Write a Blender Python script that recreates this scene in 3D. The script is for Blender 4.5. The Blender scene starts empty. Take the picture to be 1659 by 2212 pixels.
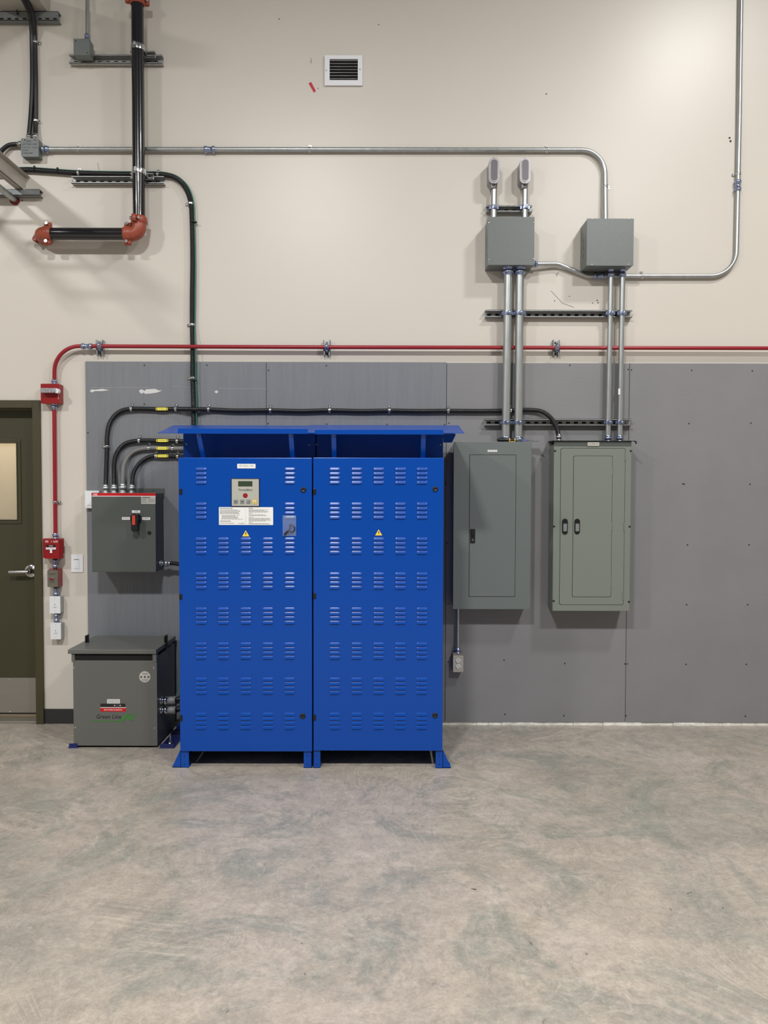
import bpy, math, random
from mathutils import Vector, Matrix
random.seed(7)
SC = bpy.context.scene
COL = SC.collection
PI = math.pi
# ------------------------------------------------------------------ camera
W_, H_, F_ = 1659.0, 2212.0, 1661.0
CAM_D, CAM_H, PITCH, ROLL = 5.16, 1.61, 1.9, 0.13
cd = bpy.data.cameras.new('camera'); cam = bpy.data.objects.new('camera', cd); COL.objects.link(cam)
RM = Matrix.Rotation(math.radians(90-PITCH), 3, 'X') @ Matrix.Rotation(math.radians(ROLL), 3, 'Z')
cam.matrix_world = Matrix.Translation((0, -CAM_D, CAM_H)) @ RM.to_4x4()
cd.sensor_fit = 'HORIZONTAL'; cd.sensor_width = 36.0; cd.lens = 36.0*F_/W_
cd.clip_start = .05; cd.clip_end = 100
SC.camera = cam
# ------------------------------------------------------------------ view + world + lights
SC.view_settings.view_transform = 'Standard'; SC.view_settings.look = 'None'
SC.view_settings.gamma = 1; SC.view_settings.use_curve_mapping = False
SC.view_settings.exposure = 0.0
wd = bpy.data.worlds.new('world'); SC.world = wd; wd.use_nodes = True
wd.node_tree.nodes['Background'].inputs[0].default_value = (.82, .85, .88, 1)
wd.node_tree.nodes['Background'].inputs[1].default_value = 0.13
def area(name, loc, sx, sy, power, col=(1, .985, .965), rot=(0, 0, 0)):
    l = bpy.data.lights.new(name, 'AREA'); l.shape = 'RECTANGLE'; l.size = sx; l.size_y = sy
    l.energy = power; l.color = col
    o = bpy.data.objects.new(name, l); COL.objects.link(o); o.location = loc; o.rotation_euler = rot
    return o
# high-bay fixtures hung under the ceiling of the hall
for lx, ly, lz, pw in ((3.0, -2.8, 6.05, 135), (2.7, -5.1, 5.5, 205), (-1.0, -5.1, 5.5, 285), (-4.7, -5.1, 5.5, 230)):
    area('high_bay_light', (lx, ly, lz), .5, .4, pw)
area('corridor_light', (-3.2, 1.0, 2.75), 1.2, .5, 26, (1, .9, .75))

# ------------------------------------------------------------------ pixel helpers (reads sizes off the photo once; everything below is metric)
CP = Vector((0, -CAM_D, CAM_H))
def ray(px, py):
    return RM @ Vector(((px-W_/2)/F_, -(py-H_/2)/F_, -1))
def P(px, py, d=0.0):
    r = ray(px, py); t = (CAM_D-d)/r.y
    return CP + r*t
def G(px, py):
    r = ray(px, py); t = -CAM_H/r.z
    return CP + r*t
def SZ(px, d=0.0):                     # pixel length -> metres at depth d
    return px*(CAM_D-d)/F_
def RX(x0, y0, x1, y1, d):             # pixel rectangle -> X0, Z0, X1, Z1 (Z0 bottom)
    ym, xm = (y0+y1)/2, (x0+x1)/2
    return P(x0, ym, d).x, P(xm, y1, d).z, P(x1, ym, d).x, P(xm, y0, d).z

# ------------------------------------------------------------------ materials
def s2l(c):
    return tuple(((v/255)/12.92 if v/255 <= .04045 else ((v/255+.055)/1.055)**2.4) for v in c)
MATS = {}
def mat(name, rgb, rough=.5, metal=0.0, noise=0.0, nscale=30, bump=0.0, bscale=200, spec=.5, trans=0.0, alpha=1.0, coat=0.0, aniso=None):
    if name in MATS: return MATS[name]
    m = bpy.data.materials.new(name); m.use_nodes = True; MATS[name] = m
    nt = m.node_tree; b = nt.nodes['Principled BSDF']
    c = s2l(rgb)
    b.inputs['Base Color'].default_value = (*c, 1)
    b.inputs['Roughness'].default_value = rough
    b.inputs['Metallic'].default_value = metal
    b.inputs['Specular IOR Level'].default_value = spec
    b.inputs['Transmission Weight'].default_value = trans
    b.inputs['Alpha'].default_value = alpha
    b.inputs['Coat Weight'].default_value = coat
    tc = nt.nodes.new('ShaderNodeTexCoord')
    src = tc.outputs['Object']
    if aniso:
        mp = nt.nodes.new('ShaderNodeMapping'); mp.inputs['Scale'].default_value = aniso
        nt.links.new(src, mp.inputs['Vector']); src = mp.outputs['Vector']
    if noise > 0:
        n = nt.nodes.new('ShaderNodeTexNoise'); n.inputs['Scale'].default_value = nscale; n.inputs['Detail'].default_value = 5
        nt.links.new(src, n.inputs['Vector'])
        r = nt.nodes.new('ShaderNodeMapRange'); r.inputs['From Min'].default_value = .3; r.inputs['From Max'].default_value = .7
        r.inputs['To Min'].default_value = 1-noise; r.inputs['To Max'].default_value = 1+noise
        nt.links.new(n.outputs['Fac'], r.inputs['Value'])
        mx = nt.nodes.new('ShaderNodeVectorMath'); mx.operation = 'SCALE'; mx.inputs[0].default_value = c
        nt.links.new(r.outputs[0], mx.inputs['Scale'])
        nt.links.new(mx.outputs[0], b.inputs['Base Color'])
    if bump > 0:
        n2 = nt.nodes.new('ShaderNodeTexNoise'); n2.inputs['Scale'].default_value = bscale; n2.inputs['Detail'].default_value = 4
        nt.links.new(src, n2.inputs['Vector'])
        bp = nt.nodes.new('ShaderNodeBump'); bp.inputs['Strength'].default_value = bump; bp.inputs['Distance'].default_value = .004
        nt.links.new(n2.outputs['Fac'], bp.inputs['Height']); nt.links.new(bp.outputs[0], b.inputs['Normal'])
    return m
WALL = mat('wall_paint', (206, 200, 190), .37, spec=.45, noise=.018, nscale=1.6, bump=.045, bscale=45)
BEIGE = mat('corridor_paint', (205, 192, 165), .6)
CEIL = mat('ceiling_paint', (200, 200, 195), .8)
PLYG = mat('plywood_grey_paint', (118, 121, 126), .46, noise=.05, nscale=7, bump=.55, bscale=26, aniso=(5, 1, .35))
BOARD = mat('smooth_grey_paint', (127, 127, 129), .46, noise=.04, nscale=3, bump=.18, bscale=60)
EDGE = mat('raw_wood_edge', (96, 70, 55), .8)
BLUE = mat('blue_powder_coat', (0, 67, 158), .27, spec=.4, noise=.03, nscale=400, bump=.012, bscale=500)
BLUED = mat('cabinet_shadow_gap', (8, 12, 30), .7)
GREYP = mat('panel_grey_paint', (106, 113, 112), .40, noise=.015, nscale=200, bump=.06, bscale=500)
GREYQ = mat('sage_grey_paint', (119, 125, 117), .40, noise=.015, nscale=200, bump=.06, bscale=500)
GREYD = mat('starter_grey_paint', (80, 85, 82), .42, bump=.06, bscale=500)
GREYT = mat('transformer_grey_paint', (97, 98, 94), .42, bump=.05, bscale=500)
GREYB = mat('pull_box_grey_paint', (102, 108, 107), .38, noise=.05, nscale=60, bump=.06, bscale=400)
GALV = mat('galvanized_steel', (176, 180, 180), .36, .85, noise=.10, nscale=26, aniso=(1, 1, .3))
STRUT = mat('strut_steel', (176, 177, 176), .42, .55, noise=.12, nscale=40)
ZINC = mat('blue_zinc_fitting', (158, 170, 200), .22, .9)
CHROME = mat('bright_steel', (205, 205, 205), .18, 1.0)
ALU = mat('cast_aluminium', (150, 147, 149), .36, .8, bump=.1, bscale=300)
BRUSH = mat('brushed_aluminium', (150, 146, 138), .45, .6, noise=.04, nscale=60, aniso=(.1, 1, 8))
OLIVE = mat('olive_door_paint', (58, 55, 34), .5)
OLIVF = mat('olive_frame_paint', (64, 60, 38), .45)
BLACK = mat('black_plastic', (16, 16, 18), .4)
RUB = mat('black_pvc_jacket', (20, 20, 24), .34)
GFLEX = mat('grey_pvc_jacket', (118, 118, 116), .42)
PIPEB = mat('black_steel_pipe', (22, 20, 24), .20, coat=.5)
ORNG = mat('orange_red_coupling', (152, 72, 52), .38, noise=.08, nscale=25)
RED = mat('red_paint', (146, 24, 36), .36)
REDB = mat('fire_alarm_red', (140, 14, 20), .34)
REDT = mat('red_tape', (190, 26, 48), .5)
REDK = mat('red_strip', (190, 20, 26), .4)
WHITE = mat('white_plastic', (226, 228, 232), .4)
WPAPER = mat('white_label', (228, 228, 226), .55)
GPAPER = mat('grey_label', (188, 186, 178), .5)
INK = mat('black_print', (28, 28, 30), .6)
INKG = mat('grey_print', (130, 130, 130), .6)
WHITEP = mat('white_print', (236, 232, 232), .5)
YEL = mat('yellow_tag', (236, 222, 74), .5)
YELT = mat('warning_yellow', (242, 206, 30), .5)
GREEN = mat('green_insulation', (20, 112, 84), .4)
LOGOG = mat('logo_green', (52, 128, 44), .5)
LCD = mat('lcd_glass', (58, 72, 50), .2)
BEIGEP = mat('control_face', (172, 172, 162), .45)
BTN = mat('button_grey', (136, 140, 140), .5)
BTNY = mat('button_yellow', (222, 208, 140), .5)
STEELG = mat('stainless_plate', (130, 128, 116), .35, .6)
DKBLUE = mat('navy_rail_paint', (22, 34, 92), .4)
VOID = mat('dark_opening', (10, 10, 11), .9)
CLEARB = mat('clear_bag', (190, 205, 225), .10, alpha=.13)
GLASS = mat('door_glass', (230, 225, 210), .05, alpha=.12)
BASEB = mat('black_rubber_base', (44, 44, 46), .5)
RAW = mat('raw_plaster', (226, 224, 216), .8, noise=.25, nscale=20, aniso=(1, 1, 3))
TORN = mat('torn_paper', (205, 205, 205), .8)
CHALK = mat('chalk', (170, 170, 172), .9)
BRASS = mat('yellow_grip', (190, 160, 60), .4)
BLADE = mat('knife_blade', (170, 172, 176), .3, .8)
PURP = mat('ferrule_film', (130, 135, 190), .3, .6)
TRAY = mat('tray_aluminium', (186, 181, 172), .45, .35, noise=.08, nscale=8)
SEALR = mat('firestop_sealant', (112, 26, 24), .6)

def floor_material():
    m = bpy.data.materials.new('polished_concrete'); m.use_nodes = True
    nt = m.node_tree; b = nt.nodes['Principled BSDF']; L = nt.links.new
    tc = nt.nodes.new('ShaderNodeTexCoord'); V = tc.outputs['Object']
    def noise(scale, detail=6, rough=.6, dist=0.0, vec=None):
        n = nt.nodes.new('ShaderNodeTexNoise'); n.inputs['Scale'].default_value = scale
        n.inputs['Detail'].default_value = detail; n.inputs['Roughness'].default_value = rough; n.inputs['Distortion'].default_value = dist
        L(vec or V, n.inputs['Vector']); return n.outputs['Fac']
    def ramp(fac, stops):
        r = nt.nodes.new('ShaderNodeValToRGB'); e = r.color_ramp.elements
        e[0].position, e[0].color = stops[0][0], (*s2l(stops[0][1]), 1)
        e[1].position, e[1].color = stops[1][0], (*s2l(stops[1][1]), 1)
        for p, c in stops[2:]:
            q = e.new(p); q.color = (*s2l(c), 1)
        L(fac, r.inputs[0]); return r.outputs[0]
    def mapr(fac, a, b_, c, d):
        r = nt.nodes.new('ShaderNodeMapRange')
        for k, v in zip(('From Min', 'From Max', 'To Min', 'To Max'), (a, b_, c, d)): r.inputs[k].default_value = v
        L(fac, r.inputs['Value']); return r.outputs[0]
    def mix(fac, a, c, mode='MIX'):
        x = nt.nodes.new('ShaderNodeMix'); x.data_type = 'RGBA'; x.blend_type = mode
        if isinstance(fac, float): x.inputs[0].default_value = fac
        else: L(fac, x.inputs[0])
        for i, v in ((6, a), (7, c)):
            if isinstance(v, tuple): x.inputs[i].default_value = (*v, 1)
            else: L(v, x.inputs[i])
        return x.outputs[2]
    base = ramp(noise(.9, 8, .62, .6), [(.30, (140, 136, 128)), (.70, (176, 166, 156)), (.5, (165, 155, 143))])
    # greenish-grey trowel clouds
    cl = mapr(noise(1.5, 8, .78, 1.4), .49, .60, 0, .9)
    base = mix(cl, base, s2l((138, 137, 128)))
    mott = mapr(noise(6, 12, .86, .5), .30, .70, .76, 1.20)
    mv = nt.nodes.new('ShaderNodeVectorMath'); mv.operation = 'SCALE'; L(base, mv.inputs[0]); L(mott, mv.inputs['Scale'])
    base = mv.outputs[0]
    for sc_, lo, hi in ((11, .93, 1.06), (38, .92, 1.07), (95, .93, 1.06)):
        v2 = nt.nodes.new('ShaderNodeVectorMath'); v2.operation = 'SCALE'; L(base, v2.inputs[0])
        L(mapr(noise(sc_, 3, .6, .6), .36, .64, lo, hi), v2.inputs['Scale']); base = v2.outputs[0]
    # arc-like trowel scratches: distorted stretched noise, two directions
    for ang, sc_, st in ((.6, (2.2, 26, 1), .75), (-.7, (2.0, 30, 1), .65), (1.5, (1.5, 34, 1), .5)):
        wn = nt.nodes.new('ShaderNodeTexNoise'); wn.inputs['Scale'].default_value = .55; L(V, wn.inputs['Vector'])
        vr = nt.nodes.new('ShaderNodeVectorRotate'); vr.rotation_type = 'Z_AXIS'; L(V, vr.inputs['Vector'])
        L(mapr(wn.outputs['Fac'], .2, .8, ang-1.3, ang+1.3), vr.inputs['Angle'])
        mp = nt.nodes.new('ShaderNodeMapping'); mp.inputs['Scale'].default_value = sc_; L(vr.outputs[0], mp.inputs['Vector'])
        s = noise(1.6, 5, .65, .3, mp.outputs[0])
        msk = mapr(noise(1.1+ang*.1, 4, .6), .48, .62, 0, st)
        ml = nt.nodes.new('ShaderNodeMath'); ml.operation = 'MULTIPLY'
        L(mapr(s, .54, .70, 0, 1), ml.inputs[0]); L(msk, ml.inputs[1])
        base = mix(ml.outputs[0], base, s2l((190, 180, 166)))
        ml2 = nt.nodes.new('ShaderNodeMath'); ml2.operation = 'MULTIPLY'
        L(mapr(s, .44, .32, 0, 1), ml2.inputs[0]); L(msk, ml2.inputs[1])
        base = mix(ml2.outputs[0], base, s2l((128, 124, 114)))
    # dark specks and small chips
    dn = nt.nodes.new('ShaderNodeTexNoise'); dn.inputs['Scale'].default_value = 14; dn.inputs['Detail'].default_value = 6; L(V, dn.inputs['Vector'])
    ds = nt.nodes.new('ShaderNodeVectorMath'); ds.operation = 'MULTIPLY_ADD'; ds.inputs[1].default_value = (.10, .10, 0)
    L(dn.outputs['Color'], ds.inputs[0]); L(V, ds.inputs[2])
    for sc_, lim, c, lo in ((4.0, .030, (70, 65, 60), .50), (9.0, .06, (88, 82, 76), .55), (3.3, .022, (225, 220, 208), .45), (16.0, .10, (100, 94, 86), .58)):
        vo = nt.nodes.new('ShaderNodeTexVoronoi'); vo.inputs['Scale'].default_value = sc_; vo.inputs['Randomness'].default_value = 1
        L(ds.outputs[0], vo.inputs['Vector'])
        mm = nt.nodes.new('ShaderNodeMath'); mm.operation = 'MULTIPLY'
        L(mapr(vo.outputs['Distance'], lim*.5, lim, 1, 0), mm.inputs[0]); L(mapr(noise(1.3+sc_*.1, 3), lo, lo+.05, 0, 1), mm.inputs[1])
        base = mix(mm.outputs[0], base, s2l(c))
    # hairline streaks
    for sc_, d_ in (((34, 5, 1), .9), ((6, 40, 1), .8)):
        mp = nt.nodes.new('ShaderNodeMapping'); mp.inputs['Scale'].default_value = sc_; mp.inputs['Rotation'].default_value = (0, 0, d_); L(ds.outputs[0], mp.inputs['Vector'])
        base = mix(mapr(noise(1.6, 6, .8, .4, mp.outputs[0]), .57, .68, 0, .34), base, s2l((112, 107, 97)))
        base = mix(mapr(noise(1.9, 6, .8, .2, mp.outputs[0]), .42, .33, 0, .28), base, s2l((204, 196, 184)))
    L(base, b.inputs['Base Color'])
    L(mapr(noise(5, 6, .6), .3, .7, .22, .40), b.inputs['Roughness'])
    bp = nt.nodes.new('ShaderNodeBump'); bp.inputs['Strength'].default_value = .12; bp.inputs['Distance'].default_value = .01
    L(noise(18, 8, .7), bp.inputs['Height']); L(bp.outputs[0], b.inputs['Normal'])
    return m
CONC = floor_material()

# ------------------------------------------------------------------ mesh builder
_txt = {}
def text_geo(s):
    if s in _txt: return _txt[s]
    cu = bpy.data.curves.new('t', 'FONT'); cu.body = s; cu.size = 1; cu.resolution_u = 2
    o = bpy.data.objects.new('t', cu); COL.objects.link(o)
    dg = bpy.context.evaluated_depsgraph_get()
    me = bpy.data.meshes.new_from_object(o.evaluated_get(dg))
    vs = [(v.co.x, v.co.y) for v in me.vertices]; fs = [tuple(p.vertices) for p in me.polygons]
    bpy.data.objects.remove(o); bpy.data.curves.remove(cu); bpy.data.meshes.remove(me)
    x0 = min(v[0] for v in vs); x1 = max(v[0] for v in vs); y0 = min(v[1] for v in vs); y1 = max(v[1] for v in vs)
    vs = [((x-x0)/(x1-x0), (y-y0)/(y1-y0)) for x, y in vs]
    _txt[s] = (vs, fs); return _txt[s]

class MB:
    def __init__(self): self.v = []; self.f = []; self.m = []; self.s = []; self.mats = []
    def mi(self, m):
        if m not in self.mats: self.mats.append(m)
        return self.mats.index(m)
    def add(self, vs, fs, m, smooth=False):
        k = len(self.v); i = self.mi(m)
        self.v += [tuple(v) for v in vs]
        for f in fs:
            self.f.append(tuple(a+k for a in f)); self.m.append(i); self.s.append(smooth)
        return self
    def box(self, x0, y0, z0, x1, y1, z1, m):
        x0, x1 = min(x0, x1), max(x0, x1); y0, y1 = min(y0, y1), max(y0, y1); z0, z1 = min(z0, z1), max(z0, z1)
        vs = [(x, y, z) for x in (x0, x1) for y in (y0, y1) for z in (z0, z1)]
        return self.add(vs, [(0, 1, 3, 2), (4, 6, 7, 5), (0, 4, 5, 1), (2, 3, 7, 6), (0, 2, 6, 4), (1, 5, 7, 3)], m)
    def hull8(self, a, b, m):          # a: 4 pts, b: 4 pts (matching loops)
        vs = list(a)+list(b)
        return self.add(vs, [(0, 1, 2, 3), (7, 6, 5, 4), (0, 4, 5, 1), (1, 5, 6, 2), (2, 6, 7, 3), (3, 7, 4, 0)], m)
    def prism(self, pts, y0, y1, m, smooth=False):  # pts in XZ (ccw seen from -Y), extruded along Y
        n = len(pts); vs = [(x, y0, z) for x, z in pts]+[(x, y1, z) for x, z in pts]
        self.add(vs, [tuple(range(n)), tuple(range(2*n-1, n-1, -1))], m)
        return self.add(vs, [(i, i+n, (i+1) % n+n, (i+1) % n) for i in range(n)], m, smooth)
    def prismx(self, pts, x0, x1, m):  # pts in YZ extruded along X
        n = len(pts); vs = [(x0, y, z) for y, z in pts]+[(x1, y, z) for y, z in pts]
        return self.add(vs, [tuple(range(n)), tuple(range(2*n-1, n-1, -1))]+[(i, i+n, (i+1) % n+n, (i+1) % n) for i in range(n)], m)
    def rrect(self, x0, z0, x1, z1, r, y0, y1, m, n=6):
        pts = []
        for cx, cz, a0 in ((x1-r, z1-r, 0), (x0+r, z1-r, PI/2), (x0+r, z0+r, PI), (x1-r, z0+r, 1.5*PI)):
            for k in range(n+1):
                a = a0+k*PI/2/n; pts.append((cx+r*math.cos(a), cz+r*math.sin(a)))
        return self.prism(pts, y0, y1, m)
    def disc(self, x, z, r, y0, y1, m, n=20):
        return self.prism([(x+r*math.cos(2*PI*k/n), z+r*math.sin(2*PI*k/n)) for k in range(n)], y0, y1, m, True)
    def frame(self, x0, z0, x1, z1, w, y0, y1, m):
        self.box(x0, y0, z0, x0+w, y1, z1, m); self.box(x1-w, y0, z0, x1, y1, z1, m)
        self.box(x0+w, y0, z0, x1-w, y1, z0+w, m); return self.box(x0+w, y0, z1-w, x1-w, y1, z1, m)
    def loft(self, path, radii, m, seg=14, caps=True, smooth=True):
        pts = [Vector(p) for p in path]; n = len(pts)
        if not hasattr(radii, '__len__'): radii = [radii]*n
        T = []
        for i in range(n):
            a = pts[max(i-1, 0)]; b = pts[min(i+1, n-1)]; t = (b-a)
            if t.length < 1e-9: t = Vector((0, 0, 1)) if not T else T[-1].copy()
            T.append(t.normalized())
        up = Vector((0, 1, 0)) if abs(T[0].y) < .9 else Vector((1, 0, 0))
        N = (up - T[0]*up.dot(T[0])).normalized(); vs = []
        for i in range(n):
            N = (N - T[i]*N.dot(T[i])).normalized(); B = T[i].cross(N)
            for k in range(seg):
                a = 2*PI*k/seg; vs.append(pts[i]+(N*math.cos(a)+B*math.sin(a))*radii[i])
        fs = [(i*seg+k, i*seg+(k+1) % seg, (i+1)*seg+(k+1) % seg, (i+1)*seg+k) for i in range(n-1) for k in range(seg)]
        self.add(vs, fs, m, smooth)
        if caps:
            self.add(vs[:seg], [tuple(range(seg-1, -1, -1))], m); self.add(vs[-seg:], [tuple(range(seg))], m)
        return self
    def cyl(self, a, b, r, m, seg=16, r2=None): return self.loft([a, b], [r, r if r2 is None else r2], m, seg)
    def lathe(self, a, axis, prof, m, seg=18):   # prof: (dist along axis, radius)
        a = Vector(a); ax = Vector(axis).normalized()
        up = Vector((0, 1, 0)) if abs(ax.y) < .9 else Vector((1, 0, 0))
        N = (up-ax*up.dot(ax)).normalized(); B = ax.cross(N); vs = []
        for t, r in prof:
            for k in range(seg):
                an = 2*PI*k/seg; vs.append(a+ax*t+(N*math.cos(an)+B*math.sin(an))*r)
        n = len(prof)
        self.add(vs, [(i*seg+k, i*seg+(k+1) % seg, (i+1)*seg+(k+1) % seg, (i+1)*seg+k) for i in range(n-1) for k in range(seg)], m, True)
        self.add(vs[:seg], [tuple(range(seg-1, -1, -1))], m); return self.add(vs[-seg:], [tuple(range(seg))], m)
    def dome(self, x, y, z, r, m, out=.5, axis=(0, -1, 0)):
        return self.lathe((x, y, z), axis, [(0, r), (r*out*.5, r*.93), (r*out*.85, r*.65), (r*out, r*.15)], m, 14)
    def text(self, s, x, z, y, w, h, m, align='C'):
        vs, fs = text_geo(s)
        x0 = x-w/2 if align == 'C' else x
        return self.add([(x0+a*w, y, z+b*h) for a, b in vs], fs, m)
    def lines(self, x0, z0, x1, z1, n, y, m, frac=.45, jit=.25):   # rows of unreadable small print
        h = (z1-z0)/n
        for i in range(n):
            zc = z1-(i+.5)*h; xa = x0
            while xa < x1*1.0-1e-6 and xa < x1-(x1-x0)*random.random()*jit:
                wd_ = (x1-x0)*random.uniform(.06, .16); xb = min(xa+wd_, x1)
                self.add([(xa, y, zc-h*frac/2), (xb, y, zc-h*frac/2), (xb, y, zc+h*frac/2), (xa, y, zc+h*frac/2)], [(0, 1, 2, 3)], m)
                xa = xb+(x1-x0)*.018
        return self
    def build(self, name, parent=None, bevel=0.0, label=None):
        off = Vector((0, 0, 0))
        if parent is not None: off = WL[parent.name]
        me = bpy.data.meshes.new(name)
        cs = self.v
        if parent is None:
            xs = [v[0] for v in cs]; ys = [v[1] for v in cs]; zs = [v[2] for v in cs]
            off = Vector(((min(xs)+max(xs))/2, max(ys), min(zs)))
        me.from_pydata([(a-off.x, b-off.y, c-off.z) for a, b, c in cs], [], self.f)
        for m in self.mats: me.materials.append(m)
        me.polygons.foreach_set('material_index', self.m); me.polygons.foreach_set('use_smooth', self.s)
        me.validate(); me.update()
        o = bpy.data.objects.new(name, me); COL.objects.link(o)
        if parent is not None:
            o.parent = parent; WL[o.name] = off
        else:
            o.location = off; WL[o.name] = off
        if bevel > 0:
            b = o.modifiers.new('bevel', 'BEVEL'); b.width = bevel; b.segments = 2; b.limit_method = 'ANGLE'; b.angle_limit = math.radians(50)
        if label: o['label'] = label
        return o
WL = {}
def thing(name, loc, label, cat, group=None):
    o = bpy.data.objects.new(name, None); COL.objects.link(o); o.location = loc; o.empty_display_size = .1
    WL[o.name] = Vector(loc); o['label'] = label; o['category'] = cat
    if group: o['group'] = group
    return o
def tag(o, label, cat, group=None):
    o['label'] = label; o['category'] = cat
    if group: o['group'] = group
    return o
def struct(o): o['kind'] = 'structure'; return o

def fillet(pts, r, n=12):
    pts = [Vector(p) for p in pts]; out = [pts[0]]
    for i in range(1, len(pts)-1):
        a, b, c = pts[i-1], pts[i], pts[i+1]; u = (a-b).normalized(); w = (c-b).normalized()
        ang = u.angle(w); rr = r[i-1] if hasattr(r, '__len__') else r
        t = rr/math.tan(ang/2) if ang < PI-.01 else 0
        t = min(t, (a-b).length*.98, (c-b).length*.98)
        if t < 1e-5: out.append(b); continue
        s, e = b+u*t, b+w*t; rr = t*math.tan(ang/2)
        ctr = b+(u+w).normalized()*(rr/math.sin(ang/2)); v0, v1 = s-ctr, e-ctr; th = v0.angle(v1)
        for k in range(n+1):
            f = k/n; out.append(ctr+(v0*math.sin((1-f)*th)+v1*math.sin(f*th))/math.sin(th))
    out.append(pts[-1]); return out
def spline(pts, step=.01):
    pts = [Vector(p) for p in pts]; q = [2*pts[0]-pts[1]]+pts+[2*pts[-1]-pts[-2]]; dense = []
    for i in range(1, len(q)-2):
        for k in range(40):
            t = k/40; a, b, c, d = q[i-1], q[i], q[i+1], q[i+2]
            dense.append(.5*((2*b)+(c-a)*t+(2*a-5*b+4*c-d)*t*t+(3*b-a-3*c+d)*t**3))
    dense.append(pts[-1]); return resample(dense, step)
def resample(d, step):
    out = [d[0]]; acc = 0.0
    for a, b in zip(d, d[1:]):
        L = (b-a).length
        while L > 1e-9 and acc+L >= step:
            a = a+(b-a)*((step-acc)/L); out.append(a.copy()); L = (b-a).length; acc = 0.0
        acc += L
    out.append(d[-1]); return out
def flex(mb, path, r, m, ribs=True, seg=12):
    if ribs:
        p = resample(path, .0019)
        mb.loft(p, [r*(1.0 if i % 4 < 2 else .87) for i in range(len(p))], m, seg)
    else: mb.loft(resample(path, .012), r, m, seg)
    return mb
def strap(par, p, axis, r, tab, yw, name='strap', m=None, w=.014):
    """one-hole strap: band over the tube, ear and bolt on the wall (yw = wall plane y)"""
    m = m or CHROME
    p = Vector(p); ax = Vector(axis).normalized(); tb = Vector(tab).normalized(); mb = MB(); R = r+.0022
    mb.lathe(p-ax*w/2, ax, [(0, R), (w*.15, R+.001), (w*.4, R+.0003), (w*.6, R+.0003), (w*.85, R+.001), (w, R)], m, 16)
    c = p+tb*(r+.011); e = w*.62
    q = lambda s, t, y: (c.x+ax.x*s+tb.x*t, y, c.z+ax.z*s+tb.z*t)
    lo, hi = yw-.0045, yw-.0005
    mb.hull8([q(-e, -.012, lo), q(e, -.012, lo), q(e, .010, lo), q(-e, .010, lo)], [q(-e, -.012, hi), q(e, -.012, hi), q(e, .010, hi), q(-e, .010, hi)], m)
    mb.dome(c.x, lo, c.z, .0065, CHROME)
    return mb.build(name, par)
def clamp(par, p, r, axis=(0, 0, 1), w=.026, name='pipe_clamp'):
    """two-piece strut clamp with a bolt on the front"""
    p = Vector(p); ax = Vector(axis); mb = MB(); R = r+.003
    mb.lathe(p-ax*w/2, ax, [(0, R), (w*.2, R+.001), (w*.5, R), (w*.8, R+.001), (w, R)], ZINC, 18)
    sd = Vector((1, 0, 0)) if abs(ax.z) > .5 else Vector((0, 0, 1))
    a = p+Vector((0, -R-.002, 0))+sd*.004
    mb.box(a.x-.010, a.y-.008, a.z-.010, a.x+.010, a.y+.008, a.z+.010, ZINC)
    mb.dome(a.x+sd.x*.002, a.y-.008, a.z, .007, CHROME)
    for s in (-1, 1):
        b = p+sd*s*(R+.004); mb.box(b.x-.005, b.y-.004, b.z-.010, b.x+.005, b.y+.020, b.z+.010, ZINC)
    return mb.build(name, par)
def connector(par, a, axis, r, L=.05, name='connector', m=None):
    """compression connector: starts at the box wall a and runs along axis"""
    m = m or ZINC; mb = MB()
    mb.lathe(a, axis, [(0, r*1.55), (L*.12, r*1.6), (L*.14, r*1.2), (L*.42, r*1.2), (L*.44, r*1.5), (L*.58, r*1.55), (L*.78, r*1.5), (L*.8, r*1.25), (L, r*1.2)], m, 16)
    return mb.build(name, par)
def coupling(par, p, axis, r, L=.07, name='coupling'):
    p = Vector(p); ax = Vector(axis).normalized(); mb = MB()
    mb.lathe(p-ax*L/2, ax, [(0, r*1.2), (.01*L, r*1.5), (L*.25, r*1.55), (L*.27, r*1.2), (L*.73, r*1.2), (L*.75, r*1.55), (L*.99, r*1.5), (L, r*1.2)], ZINC, 16)
    return mb.build(name, par)

# ================================================================== THE SETTING
XL, XR, YB, ZT = -7.5, 7.5, -14.0, 8.4
struct(MB().box(XL, YB, -.2, XR, 2.2, 0, CONC).build('floor'))
DX0, DX1 = P(88, 1200, 0).x-.98-.05, P(92.5, 1210, 0).x    # door opening incl. frame
DZ = P(60, 865, 0).z
w = MB(); w.box(DX1-.01, 0, 0, XR, .15, ZT, WALL); w.box(XL, 0, 0, DX0+.01, .15, ZT, WALL); w.box(DX0+.01, 0, DZ-.01, DX1-.01, .15, ZT, WALL)
struct(w.build('wall_back'))
struct(MB().box(XL-.15, YB, 0, XL, 2.2, ZT, WALL).build('wall_left'))
struct(MB().box(XR, YB, 0, XR+.15, 2.2, ZT, WALL).build('wall_right'))
struct(MB().box(DX0-1.5, 1.6, 0, DX1+1.2, 1.7, 3.0, BEIGE).build('wall_corridor'))
struct(MB().box(DX0-1.5, .16, 2.9, DX1+1.2, 1.6, 3.0, CEIL).build('ceiling_corridor'))
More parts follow.
